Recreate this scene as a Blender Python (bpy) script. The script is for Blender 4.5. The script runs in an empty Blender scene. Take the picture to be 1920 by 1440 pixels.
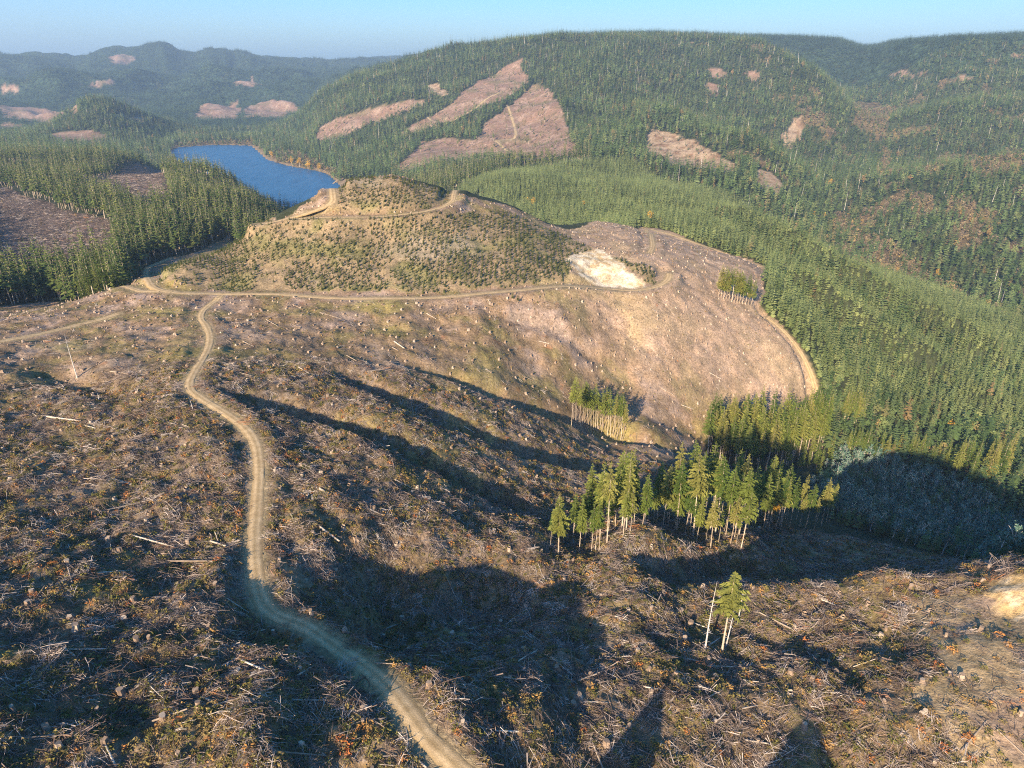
import bpy, math, time
import numpy as np
from mathutils import Vector, Matrix
T0 = time.time()
S = bpy.context.scene
COL = S.collection
rng = np.random.default_rng(11)

# ------------------------------------------------------------------ camera model (photo pixel space 1920 x 1440)
F = 1297.0
PITCH = math.radians(25.0)
CP, SP = math.cos(PITCH), math.sin(PITCH)
ZC = 260.0                                   # camera height above the lake surface (z = 0)

def R_of(v):
    """height / forward distance of the ray through photo row v (relative to the camera)"""
    y = -(np.asarray(v, float) - 720.0) / F
    return (-SP + CP * y) / (CP + SP * y)

def X_of(u, v, Y):
    y = -(np.asarray(v, float) - 720.0) / F
    return Y * ((np.asarray(u, float) - 960.0) / F) / (CP + SP * y)

def project(x, y, z):
    zr = z - ZC
    d = y * CP - zr * SP
    up = y * SP + zr * CP
    return 960 + F * x / d, 720 - F * up / d

# ------------------------------------------------------------------ gradient noise
def _hash(ix, iy, seed):
    h = (ix.astype(np.int64) * 374761393 + iy.astype(np.int64) * 668265263 + seed * 1274126177) & 0xffffffff
    h = ((h ^ (h >> 13)) * 1274126177) & 0xffffffff
    return ((h ^ (h >> 16)) & 0xffff) / 65536.0

def perlin(x, y, seed=0):
    x0 = np.floor(x); y0 = np.floor(y)
    fx = x - x0; fy = y - y0
    sx = fx * fx * fx * (fx * (fx * 6 - 15) + 10); sy = fy * fy * fy * (fy * (fy * 6 - 15) + 10)
    out = 0
    for dx in (0, 1):
        for dy in (0, 1):
            a = _hash(x0 + dx, y0 + dy, seed) * 2 * np.pi
            g = np.cos(a) * (fx - dx) + np.sin(a) * (fy - dy)
            out = out + g * (sx if dx else 1 - sx) * (sy if dy else 1 - sy)
    return out * 1.5

def fbm(x, y, scale, octaves=4, seed=0, gain=.5):
    o = 0; a = 1.0; f = 1.0 / scale
    for i in range(octaves):
        o = o + a * perlin(x * f + 17.3 * i, y * f - 9.1 * i, seed + i); a *= gain; f *= 2.03
    return o

def ridged(x, y, scale, octaves=4, seed=0):
    o = 0; a = 1.0; f = 1.0 / scale
    for i in range(octaves):
        o = o + a * (1 - 2 * np.abs(perlin(x * f + 5.3 * i, y * f + 3.7 * i, seed + i))); a *= .5; f *= 2.0
    return o

# ------------------------------------------------------------------ control points of the landform
# visible: (photo u, photo v, forward distance); hidden: (photo column, distance, height below camera)
VIS = []
def vis(s):
    for t in s.replace('\n', ' ').split(';'):
        t = t.strip()
        if t: VIS.append([float(q) for q in t.split(',')])
HID = []
def hid(s):
    for t in s.replace('\n', ' ').split(';'):
        t = t.strip()
        if t: HID.append([float(q) for q in t.split(',')])
vis('''-50,1440,58;480,1440,59;800,1440,63;1000,1440,68;1200,1440,73;1600,1440,74.5;1950,1440,72;
100,1350,68;400,1350,69;790,1350,69;1000,1350,75;1300,1350,81;1600,1350,82;1880,1350,80;
50,1200,86;300,1200,88;570,1195,91;750,1200,103;900,1200,105;1100,1200,106;1360,1220,106;1650,1200,106;1850,1200,98;
100,1110,101;350,1110,105;480,1100,107;700,1110,126;900,1110,126;1150,1100,122;1430,1130,120;1650,1112,120;1890,1150,107.5;1910,1092,111.5;1960,1080,113;
50,1000,121;300,1000,127;480,1000,130;600,1000,131.5;680,1000,135.5;680,930,152;800,1000,142;1000,1010,150;1180,1010,152;
1100,1035,155;1400,1025,165;1300,1010,168;1400,1000,180;1300,940,221;1500,1040,195;1500,1000,215;1700,1030,215;1850,1060,190;1920,1040,205;1650,1095,150;1450,1100,140;
1550,900,326;1700,950,320;1850,1000,298;1900,900,395;1750,880,388;1560,810,395;1850,850,400;1700,780,450;
1340,860,312;1450,870,325;1520,840,358;1240,830,284;1130,815,288;1250,880,248;
50,900,146;300,900,150;480,880,158;600,900,158;800,930,163;950,950,173;850,860,193;700,780,206;1000,900,202;
50,760,195;250,750,200;360,740,203;500,740,212;650,740,225;800,760,235;950,820,232;1080,870,233;900,770,246;1000,760,275;
50,690,228;200,680,235;380,680,236;550,670,255;700,660,275;850,680,285;1000,700,305;1180,720,330;1330,720,350;1450,740,365;1530,740,385;
100,640,262;50,600,292;215,592,300;375,595,296;550,600,300;750,600,310;900,600,325;1050,600,345;1200,600,370;1350,620,390;1450,620,415;1500,660,405;
200,545,342;270,520,362;410,552,335;600,555,338;800,558,342;950,550,355;1060,537,375;1210,545,395;1250,525,415;1350,540,440;1420,560,450;
350,490,372;500,470,385;700,470,390;900,470,405;1030,490,410;1100,460,460;
560,405,420;700,403,424;840,390,450;740,330,478;640,345,460;560,390,428;500,422,412;
870,360,520;960,385,520;1050,425,520;1120,415,580;1200,430,570;1300,460,545;1400,490,520;
1300,440,720;1150,400,900;1000,330,1350;950,345,1150;1250,420,780;1300,380,1050;1400,430,880;1500,470,880;1450,500,640;1480,520,620;1600,560,640;1750,600,650;1900,620,680;1600,650,520;1800,700,530;1920,780,480;1600,720,460;
1560,430,1300;1660,320,1800;1600,400,1400;1750,520,980;1880,580,850;1920,606,740;1750,552,800;
1620,430,1300;1700,330,1520;1800,320,1500;1900,300,1500;1750,420,1180;1880,450,1080;1850,520,950;
1800,250,2050;1700,250,2150;1900,230,2100;1800,150,2600;1900,60,3200;1750,68,3300;1600,86,4500;
1640,250,2500;1600,200,3000;1560,150,3600;
1400,99,2900;1300,110,2900;1500,140,2600;1580,210,2350;1630,290,2050;1400,180,2500;1450,260,2050;1550,330,1750;1450,70,4500;1300,62,4300;1100,60,3700;960,72,3400;
1060,152,2400;1250,212,1950;1400,272,1680;1480,332,1480;1200,250,1800;1300,310,1500;1200,300,1500;1100,250,1900;1100,290,1600;1400,350,1300;
980,120,2800;950,180,2500;900,230,2150;1000,200,2350;1050,260,1850;900,290,1750;780,310,1700;800,240,2250;800,170,2800;800,120,3300;880,94,3500;700,154,3150;700,220,2500;620,197,2950;620,250,2450;560,238,2900;
610,325,1820;500,285,2310;400,270,2530;300,262,2640;450,250,2960;560,255,2800;100,255,2750;0,250,2800;
200,219,2700;130,237,2650;290,247,2650;200,270,2350;
50,300,1500;200,300,1500;100,340,1150;300,330,1200;250,350,1050;420,335,1150;50,350,1000;150,385,860;50,400,800;100,440,720;250,440,700;350,420,760;480,402,830;30,460,650;100,290,1900;0,280,2000;250,285,2150;
50,200,4300;50,160,5200;150,180,4600;50,112,6000;150,116,6500;190,110,7000;225,99,7000;262,101,7000;300,95,7000;325,97,7000;352,109,7100;372,113,7200;400,101,7200;432,101,7200;455,109,7300;520,115,7500;600,119,7500;690,124,7500;740,115,9000;790,114,9000;-60,118,6000;-200,120,6000;
300,160,5600;400,190,4600;200,195,4400;330,215,3900;500,170,5500;600,160,5800;520,215,3900;100,225,3600;640,190,4500''')
hid('''740,560,-102;740,700,-165;740,1000,-205;550,500,-112;550,600,-160;350,430,-128;350,520,-155;200,400,-132;100,392,-136;0,385,-134;200,500,-150;0,500,-150;
900,620,-130;900,750,-172;1000,620,-143;1000,750,-176;1100,680,-158;1200,640,-146;1300,620,-160;
1500,1050,-262;1750,900,-285;650,900,-198;650,1400,-264;530,700,-172;530,950,-212;530,1150,-245;590,800,-205;590,1100,-250;480,1150,-215;480,1300,-245;530,1380,-264;430,1300,-222;430,1430,-264;300,1500,-212;300,1850,-255;
450,2080,-268;560,1600,-268;480,1800,-268;
1250,2150,-150;1400,1850,-232;1400,3500,-30;1800,1750,-240;1900,1800,-240;200,3050,-252;
700,3600,-190;800,3900,-130;620,3400,-235;880,4300,-60;
1300,5200,40;1600,5600,0;1900,4200,0;1000,4300,0;-300,9500,-150;200,9500,-120;500,9500,-120;800,11000,-150;1200,9500,-150;1600,9500,-150;2100,9500,-150;
-300,14500,-220;300,14500,-220;900,14500,-220;1500,14500,-220;2100,14500,-220;
-250,62,-80;-250,100,-88;-250,150,-92;-250,220,-98;-250,300,-105;-250,400,-135;-250,700,-158;-250,1200,-176;-250,2500,-250;
2150,70,-96;2150,110,-99;2150,200,-165;2150,330,-235;2150,480,-262;2150,700,-280;2150,1200,-260;2150,2000,-170;2150,3200,50;
960,30,-95;-100,30,-80;2000,30,-97;960,15,-94;-100,15,-80;2000,15,-95''')

def az_lr(x, y): return np.arctan2(x, y), np.log(np.hypot(x, y))
P = []
for u, v, Y in VIS:
    x = X_of(u, v, Y); r = math.hypot(x, Y); P.append((math.atan2(x, Y), math.log(r), R_of(v) * Y / r))
for u, Y, z in HID:
    v = 720 if False else None
    # azimuth of the photo column at that height
    d = Y * CP - z * SP
    x = (u - 960) / F * d; r = math.hypot(x, Y); P.append((math.atan2(x, Y), math.log(r), z / r))
P = np.array(P)
KA, KR = 2.0, 1.0
def phi(d2): return np.sqrt(d2 + .05 ** 2)
pa, pr, pz = P[:, 0] * KA, P[:, 1] * KR, P[:, 2]
n = len(P)
A = np.zeros((n + 3, n + 3))
d2 = (pa[:, None] - pa[None]) ** 2 + (pr[:, None] - pr[None]) ** 2
A[:n, :n] = phi(d2) - 0.004 * np.eye(n)
A[:n, n] = 1; A[:n, n + 1] = pa; A[:n, n + 2] = pr; A[n, :n] = 1; A[n + 1, :n] = pa; A[n + 2, :n] = pr
W = np.linalg.solve(A, np.concatenate([pz, np.zeros(3)]))
def rbf(az, lr):
    a = np.clip(az, -.93, .93) * KA; r = lr * KR
    o = np.empty(a.shape)
    for s in range(0, a.size, 20000):
        aa = a.ravel()[s:s + 20000]; rr = r.ravel()[s:s + 20000]
        o.ravel()[s:s + 20000] = phi((aa[:, None] - pa) ** 2 + (rr[:, None] - pr) ** 2) @ W[:n] + W[n] + W[n + 1] * aa + W[n + 2] * rr
    return o

# ------------------------------------------------------------------ polar terrain grid (finer near the valley viewpoint)
AZS = np.concatenate([np.linspace(-math.pi, -1.02, 26)[:-1], np.linspace(-.98, .98, 720), np.linspace(1.02, math.pi, 26)[1:]])
A0, DA, NA = -.98, 1.96 / 719, 720
LR0, LR1, NR = math.log(16.), math.log(15000.), 1120
LRS = np.linspace(LR0, LR1, NR)
DLR = LRS[1] - LRS[0]
# coarse evaluation then bicubic-ish upsampling keeps the set-up fast
ca = np.linspace(-1.0, 1.0, 240); cr = np.linspace(LR0, LR1, 374)
CG = rbf(*np.meshgrid(ca, cr, indexing='ij'))
def bil(G, a, r, a0, da, r0, dr):
    fa = np.clip((a - a0) / da, 0, G.shape[0] - 1.001); fr = np.clip((r - r0) / dr, 0, G.shape[1] - 1.001)
    i = fa.astype(int); j = fr.astype(int); fa = fa - i; fr = fr - j
    return (G[i, j] * (1 - fa) + G[i + 1, j] * fa) * (1 - fr) + (G[i, j + 1] * (1 - fa) + G[i + 1, j + 1] * fa) * fr
AZG, LRG = np.meshgrid(AZS, LRS, indexing='ij')
RHO = np.exp(LRG)
GX, GY = RHO * np.sin(AZG), RHO * np.cos(AZG)
base = bil(CG, np.clip(AZG, -.99, .99), LRG, ca[0], ca[1] - ca[0], cr[0], cr[1] - cr[0]) * RHO
# behind the viewpoint: a plain forested slope, lower than the sun's rays
tb = np.clip((np.abs(AZG) - .98) / 1.3, 0, 1); tb = tb * tb * (3 - 2 * tb)
GZ = base * (1 - tb) + (-82 - .06 * np.minimum(RHO, 1500)) * tb + ZC

SUN_E, SUN_A, SKY_STR, EXPO = 23.5, 27, .098, 1.52
HAZE_C, HAZE_D = (.46, .68, 1.0, 1), .62e-4
# ------------------------------------------------------------------ height lookup, ray hits, lines on the ground
I0 = 25
def H(x, y):
    x = np.asarray(x, float); y = np.asarray(y, float)
    return bil(GZ[I0:I0 + NA], np.arctan2(x, y), np.log(np.maximum(np.hypot(x, y), 16.)), A0, DA, LR0, DLR)
ER = np.exp(LRS)
def hit(u, v, mn=20.):
    """world point where the sight line through photo pixel (u, v) meets the ground"""
    k = float(X_of(u, v, 1.0)); az = math.atan(k); ca_ = math.cos(az)
    f = min(max((az - A0) / DA, 0), NA - 1.001); i = int(f); f -= i
    col = GZ[I0 + i] * (1 - f) + GZ[I0 + i + 1] * f
    d = (ZC + float(R_of(v)) * ca_ * ER) - col
    ok = np.nonzero((d <= 0) & (ER > mn))[0]
    j = ok[0] if len(ok) else int(np.argmin(np.where(ER > mn, d / ER, 9)))
    if len(ok) and j > 0 and d[j - 1] > 0:
        t = d[j - 1] / (d[j - 1] - d[j]); r = ER[j - 1] + t * (ER[j] - ER[j - 1])
    else: r = ER[j]
    return np.array([r * math.sin(az), r * ca_])
def px(s, mn=20.):
    out = []
    for t in s.split(';'):
        q = [float(a) for a in t.split(',')]
        out.append(hit(q[0], q[1], q[2] if len(q) > 2 else mn))
    return np.array(out)
def smooth_line(P, step, it=2):
    for _ in range(it):
        Q = [P[0]]
        for a, b in zip(P[:-1], P[1:]): Q += [a * .75 + b * .25, a * .25 + b * .75]
        P = np.array(Q + [P[-1]])
    L = np.concatenate([[0], np.cumsum(np.hypot(*np.diff(P, axis=0).T))])
    t = np.linspace(0, L[-1], max(3, int(L[-1] / step) + 1))
    return np.stack([np.interp(t, L, P[:, 0]), np.interp(t, L, P[:, 1])], 1)
def dist_line(x, y, L):
    """distance to a polyline, position along it 0..1, signed side"""
    best = np.full(x.shape, 1e18); par = np.zeros(x.shape); sg = np.zeros(x.shape); m = len(L) - 1
    for i, (a, b) in enumerate(zip(L[:-1], L[1:])):
        dx, dy = b - a; l2 = dx * dx + dy * dy + 1e-9
        t = np.clip(((x - a[0]) * dx + (y - a[1]) * dy) / l2, 0, 1)
        ex = x - a[0] - t * dx; ey = y - a[1] - t * dy; d = ex * ex + ey * ey
        m_ = d < best
        best = np.where(m_, d, best); par = np.where(m_, (i + t) / m, par); sg = np.where(m_, np.sign(dx * ey - dy * ex), sg)
    return np.sqrt(best), par, sg
def near_box(L, pad):
    lo = L.min(0) - pad; hi = L.max(0) + pad
    return (GX > lo[0]) & (GX < hi[0]) & (GY > lo[1]) & (GY < hi[1])
def carve(s, depth, width, taper=(.25, .25), far_w=None, mn=20.):
    L = smooth_line(px(s, mn), 6.0)
    m = near_box(L, 4 * max(width, far_w or 0)); x, y = GX[m], GY[m]
    d, t, sg = dist_line(x, y, L)
    w = np.where(sg > 0, far_w or width, width)
    wob = 1 + .25 * perlin(x / 14, y / 14, 77)
    e = np.clip(np.minimum(t / max(taper[0], 1e-3), (1 - t) / max(taper[1], 1e-3)), 0, 1); e = e * e * (3 - 2 * e)
    GZ[m] -= depth * wob * np.exp(-(d / w) ** 2) * e
def blob(u, v, dz, rx, ry, mn=20.):
    c = hit(u, v, mn); m = (np.abs(GX - c[0]) < 3 * rx) & (np.abs(GY - c[1]) < 3 * ry)
    GZ[m] += dz * np.exp(-((GX[m] - c[0]) / rx) ** 2 - ((GY[m] - c[1]) / ry) ** 2)
def in_poly(x, y, Pg):
    r = np.zeros(x.shape, bool); n = len(Pg)
    for i in range(n):
        (x1, y1), (x2, y2) = Pg[i], Pg[(i + 1) % n]
        if y1 == y2: continue
        c = (y1 > y) != (y2 > y)
        r ^= c & (x < (x2 - x1) * (y - y1) / (y2 - y1) + x1)
    return r

# ------------------------------------------------------------------ landform detail: gullies, hollows, spurs, ridges
# three ravines running down to the right across the clearcut
carve('385,735;500,745;640,778;760,835;900,905;1020,962', 7.5, 6.5, (.2, .12), 5.5)
carve('600,680;700,722;800,765;900,812;1010,850;1110,872;1200,884', 7, 6.5, (.2, .2), 5.5)
carve('690,660;770,680;850,706;960,745;1060,778;1130,793;1210,828;1300,862', 5.5, 5.5, (.25, .2), 4.5)
carve('880,580;980,600;1080,640;1150,690;1200,730', 2.2, 4, (.3, .3))
carve('1120,575;1200,640;1270,700', 1.5, 4, (.3, .3))
carve('1180,780;1260,790;1330,815', 3, 5, (.3, .3))
# hollow below the road and the small gully right of the mound
carve('430,1120;560,1160;700,1165;860,1130;1000,1060', 6, 14, (.2, .25), 11)
carve('1180,1075;1260,1060;1340,1050;1450,1055', 7, 7, (.3, .2), 6)
carve('0,700;80,690;180,715;270,752', 4.0, 9, (.3, .3), 7)
carve('560,960;640,985;740,960', 1.2, 6, (.3, .3))
blob(1180, 1015, 4, 16, 9); blob(1590, 1113, 4.0, 24, 7); blob(840, 1320, 2.0, 6, 10)
# plantation spurs
for s_, h_ in (('1290,395;1400,430;1513,500;1640,570;1780,645;1920,727', -24), ('1440,505;1560,590;1680,660;1800,740;1900,800', -20), ('1480,620;1560,690;1620,760', -12)):
    carve(s_, h_, 18, (.2, .1), mn=430.)
carve('1330,450;1480,545;1620,625;1760,700;1900,770', 12, 16, (.2, .1), mn=430.)
# quarry bite in the hill side
carve('1085,500;1130,520;1185,540', 2.5, 9, (.2, .2), 12)

# rough relief, growing with distance
amp = np.interp(RHO, [20, 400, 900, 2000, 3500, 5000, 6600, 15000], [0.0, 0.0, 3, 18, 80, 190, 45, 45])
amp2 = np.interp(RHO, [20, 400, 800, 1200, 3200, 5000], [0, 0, .3, 1, 1, 0])
mf = RHO > 380
big = np.zeros_like(GZ)
big[mf] = amp[mf] * (ridged(GX[mf], GY[mf], 1500, 4, 5) * .75 - .25) + amp2[mf] * 11 * fbm(GX[mf], GY[mf], 230, 3, 8)
low = np.clip((GZ - 5) / 60, 0, 1)
GZ += big * np.where(RHO > 900, low, 1)
mn_ = RHO < 700
fin = np.zeros_like(GZ)
fin[mn_] = 1.5 * fbm(GX[mn_], GY[mn_], 26, 3, 21) + .95 * fbm(GX[mn_], GY[mn_], 6.5, 3, 31) + .32 * fbm(GX[mn_], GY[mn_], 2.7, 2, 35)
fin *= np.interp(RHO, [20, 300, 600, 700], [1, .8, .3, 0])
# left of the road and along the front the ground is a chaos of hummocks
hum = np.exp(-((GY - 110) / 90) ** 2) * (RHO < 400)
fin[mn_] += hum[mn_] * np.interp(RHO[mn_], [70, 100], [.3, .9]) * fbm(GX[mn_], GY[mn_], 11, 2, 41)
sm = in_poly(GX[mn_], GY[mn_], px('1690,1118;1790,1112;1850,1115;1960,1120;2000,1440;1760,1440;1720,1250'))
fin[mn_] *= np.where(sm, .3, 1)
ROUGH = fin

# rough crests on the far slopes, then the skyline of the near green ridge
fm = RHO > 3200
GZ[fm] += np.interp(RHO[fm], [3200, 4200, 6500, 9000], [0, 34, 26, 20]) * ridged(GX[fm], GY[fm], 520, 3, 15) + np.interp(RHO[fm], [3200, 4500, 9000], [0, 10, 10]) * fbm(GX[fm], GY[fm], 130, 3, 19)
RU = [830, 880, 960, 1040, 1150, 1300, 1450, 1560, 1600, 1625, 1660, 1750, 1900, 2200]
RV = [107, 89, 71, 63, 58, 61, 65, 71, 83, 82, 72, 65, 60, 50]
for i in range(GX.shape[0]):
    az = AZS[i]
    if -.075 < az < .95:
        cap = ZC + float(R_of(np.interp(960 + F * math.tan(az) / CP * .985, RU, RV))) * RHO[i] * math.cos(az) - 22 + 13 * fbm(GX[i], GY[i], 420, 3, 23)
        w = np.exp(-((RHO[i] - 4200) / 500) ** 2) * min(1, (az + .075) / .05)
        g = GZ[i] + np.maximum(cap - GZ[i], 0) * w
        GZ[i] += min(1, (az + .075) / .06) * (np.where(RHO[i] > 2400, np.minimum(g, cap), g) - GZ[i])
# the skyline of the far range, crest by crest
SKY_U = [-300, -50, 40, 100, 133, 153, 187, 207, 233, 250, 273, 320, 333, 357, 377, 400, 433, 443, 500, 600, 640, 683, 720]
SKY_V = [112, 108, 106, 109, 115, 117, 110, 104, 97, 101, 96, 97, 105, 113, 113, 101, 101, 107, 110, 119, 120, 124, 128]
jr = int(np.searchsorted(LRS, math.log(7000.)))
for i in range(GX.shape[0]):
    az = AZS[i]
    if -.80 < az < -.16:
        u0 = 960 + F * math.tan(az) / CP * .985
        want = ZC + float(R_of(np.interp(u0, SKY_U, SKY_V))) * 7000 * math.cos(az) - 20
        GZ[i] += (want - GZ[i, jr]) * np.exp(-((RHO[i] - 7000) / 800) ** 2) * min(1, (az + .80) / .05, (-.16 - az) / .04)
# ------------------------------------------------------------------ roads: traced on the bare landform, then benched into it
ROADS = []
def road(name, s, w, mn=20., step=2.0):
    L = smooth_line(px(s, mn), step, 2)
    z = H(L[:, 0], L[:, 1])
    k = max(3, int(24 / step)) | 1
    zp = np.pad(z, k, mode='edge'); z = np.convolve(np.convolve(zp, np.ones(k) / k, 'same'), np.ones(k) / k, 'same')[k:-k]
    ROADS.append([name, L, z, w])
road('main', '880,1475;815,1380;790,1345;740,1290;660,1235;580,1197;520,1160;483,1110;477,1050;478,1000;483,940;487,880;481,830;455,797;410,767;372,743;352,726;362,700;383,670;396,640;389,612;374,596;383,578;415,557', 3.6)
road('loop', '1255,512;1254,524;1240,536;1200,546;1130,539;1040,536;960,546;850,557;700,561;560,553;415,552;340,549;298,545;274,530;270,512;278,500;300,492;320,484', 4.4)
road('upper', '490,425;540,410;590,396;624,382;626,368;612,354;632,338', 5)
road('mid', '560,411;640,407;760,404;820,394;850,380;850,365;890,360;930,358', 4)
road('west', '-60,652;0,640;70,628;140,611;190,600;222,588', 4)
road('spur', '100,560;180,548;240,547;300,546', 4)
road('east', '1195,424;1232,434;1300,455;1360,472;1430,500', 5)
road('eastspur', '1212,432;1222,448;1225,462;1218,474', 4)
road('curve', '1440,590;1490,640;1518,690;1530,740;1531,768', 4)
road('cutroad', '950,196;958,215;966,240;968,262;950,262;925,262;940,272;962,288', 7, 900., 8.0)
road('cuttrack', '800,218;812,228;850,235;905,190;940,172', 6, 900., 8.0)
road('track', '1060,318;1110,340;1128,362;1160,374;1200,392', 5, 700., 5.0)
GZ += ROUGH
ROADMASK = np.zeros_like(GZ)
for name, L, z, w in ROADS:
    m = near_box(L, 16); x, y = GX[m], GY[m]
    d, par, _ = dist_line(x, y, L); zz = np.interp(par * (len(L) - 1), np.arange(len(L)), z)
    f = 1 - np.clip((d - w * .62 - .008 * RHO[m]) / 4.0, 0, 1); f = f * f * (3 - 2 * f)
    GZ[m] = GZ[m] * (1 - f) + zz * f
    ROADMASK[m] = np.maximum(ROADMASK[m], 1 - np.clip((d - w * .5) / 1.3, 0, 1))

# ------------------------------------------------------------------ the lake basin
def at_level(s, z=0.):
    out = []
    for t in s.split(';'):
        u, v = [float(a) for a in t.split(',')]
        Y = (z - ZC) / float(R_of(v)); out.append([float(X_of(u, v, Y)), Y])
    return np.array(out)
LAKE = at_level('315,284;335,276;400,271.5;470,273;487,288;500,300;540,311;600,321;616,327;640,350;620,400;560,400;500,385;430,372;380,345;340,310')
ml = near_box(LAKE, 300)
di, _, _ = dist_line(GX[ml], GY[ml], np.vstack([LAKE, LAKE[:1]]))
ins = in_poly(GX[ml], GY[ml], LAKE)
di = di + 14 * fbm(GX[ml], GY[ml], 60, 2, 3)
g = GZ[ml]
g = np.where(ins, np.minimum(g, -1 - np.clip(di / 20, 0, 5)), np.maximum(g, np.minimum(1 + di * .04, 6)))
GZ[ml] = g
# ------------------------------------------------------------------ materials
def new_mat(name):
    m = bpy.data.materials.new(name); m.use_nodes = True
    nt = m.node_tree; b = nt.nodes['Principled BSDF']
    b.inputs['Roughness'].default_value = .95; b.inputs['Specular IOR Level'].default_value = .12
    return m, nt, b
def nd(nt, t, **k):
    n = nt.nodes.new(t)
    for a, v in k.items(): setattr(n, a, v)
    return n
def ramp(nt, src, stops):
    r = nd(nt, 'ShaderNodeValToRGB'); e = r.color_ramp.elements
    e[0].position, e[0].color = stops[0][0], (*stops[0][1], 1); e[1].position, e[1].color = stops[-1][0], (*stops[-1][1], 1)
    for p, c in stops[1:-1]:
        q = e.new(p); q.color = (*c, 1)
    nt.links.new(src, r.inputs[0]); return r.outputs[0]
def mixc(nt, fac, a, b, mode='MIX'):
    m = nd(nt, 'ShaderNodeMix', data_type='RGBA', blend_type=mode)
    for s, i in ((fac, 0), (a, 6), (b, 7)):
        if isinstance(s, (int, float)): m.inputs[i].default_value = s
        elif isinstance(s, tuple): m.inputs[i].default_value = (*s, 1)
        else: nt.links.new(s, m.inputs[i])
    return m.outputs[2]
def noise(nt, vec, scale, detail=3, rough=.6):
    n = nd(nt, 'ShaderNodeTexNoise'); n.inputs['Scale'].default_value = scale; n.inputs['Detail'].default_value = detail; n.inputs['Roughness'].default_value = rough
    nt.links.new(vec, n.inputs['Vector']); return n.outputs[0]
def varied(name, stops, nscale=.6, var=.35, coord='pos', translucent=0):
    """colour picked per object from a ramp, with fine mottling over the surface"""
    m, nt, b = new_mat(name)
    oi = nd(nt, 'ShaderNodeObjectInfo'); c = ramp(nt, oi.outputs['Random'], stops)
    g = nd(nt, 'ShaderNodeNewGeometry')
    n = noise(nt, g.outputs['Position'], nscale, 3)
    k = ramp(nt, n, [(.25, (1 - var,) * 3), (.75, (1 + var,) * 3)])
    c = mixc(nt, 1.0, c, k, 'MULTIPLY')
    nt.links.new(c, b.inputs['Base Color'])
    if translucent:
        t = nd(nt, 'ShaderNodeBsdfTranslucent'); nt.links.new(c, t.inputs[0])
        ms = nd(nt, 'ShaderNodeMixShader'); ms.inputs[0].default_value = translucent
        nt.links.new(b.outputs[0], ms.inputs[1]); nt.links.new(t.outputs[0], ms.inputs[2])
        nt.links.new(ms.outputs[0], nt.nodes['Material Output'].inputs[0])
    return m
M = {}
M['needle'] = varied('retained_conifer_needles', [(0, (.065, .105, .022)), (.3, (.125, .16, .032)), (.7, (.19, .205, .044)), (1, (.25, .225, .06))], .5, .4, translucent=.2)
M['needle_dark'] = varied('dark_conifer_needles', [(0, (.035, .058, .014)), (.5, (.075, .10, .024)), (1, (.15, .16, .042))], .4, .4, translucent=.15)
M['needle_plant'] = varied('young_plantation_needles', [(0, (.105, .135, .045)), (.5, (.165, .20, .07)), (1, (.25, .27, .10))], .022, .32, translucent=.15)
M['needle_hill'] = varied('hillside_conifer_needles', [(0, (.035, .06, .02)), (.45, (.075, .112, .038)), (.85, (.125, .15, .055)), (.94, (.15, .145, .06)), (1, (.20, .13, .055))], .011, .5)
M['needle_far'] = varied('far_conifer_needles', [(0, (.025, .048, .026)), (1, (.06, .09, .045))], .02, .3)
M['sapling'] = varied('sapling_needles', [(0, (.030, .042, .012)), (.5, (.048, .06, .018)), (1, (.085, .09, .03))], 1.5, .3)
M['leaf_gold'] = varied('golden_autumn_leaves', [(0, (.42, .24, .03)), (1, (.62, .36, .05))], .6, .3, translucent=.25)
M['leaf_brown'] = varied('brown_autumn_leaves', [(0, (.09, .07, .048)), (.5, (.16, .12, .078)), (.92, (.21, .155, .08)), (1, (.28, .18, .06))], .1, .3)
M['leaf_grey'] = varied('bare_twiggy_crowns', [(0, (.05, .105, .075)), (.5, (.10, .165, .12)), (1, (.20, .25, .19))], .3, .35)
M['shrub'] = varied('low_shrub_leaves', [(0, (.08, .085, .022)), (.4, (.16, .135, .04)), (.75, (.24, .17, .07)), (.92, (.34, .19, .06)), (1, (.36, .12, .04))], 1.2, .35)
M['bark'] = varied('pale_conifer_bark', [(0, (.30, .23, .165)), (1, (.50, .41, .31))], 1.5, .35)
M['stick'] = varied('weathered_slash_wood', [(0, (.09, .06, .045)), (.4, (.17, .125, .098)), (.75, (.28, .215, .178)), (.95, (.46, .39, .33)), (1, (.28, .12, .05))], 1.1, .45)
M['log'] = varied('bleached_log_wood', [(0, (.22, .165, .12)), (.5, (.38, .30, .225)), (1, (.56, .47, .37))], 1.2, .35)
M['cutface'] = varied('fresh_cut_wood', [(0, (.22, .155, .105)), (.6, (.30, .22, .155)), (1, (.42, .33, .24))], 3., .25)
M['stump'] = varied('weathered_stump_wood', [(0, (.20, .14, .10)), (.6, (.30, .22, .16)), (1, (.40, .32, .25))], 2., .35)
M['snag'] = varied('silver_snag_wood', [(0, (.42, .37, .32)), (1, (.55, .50, .45))], 1.5, .3)

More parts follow.
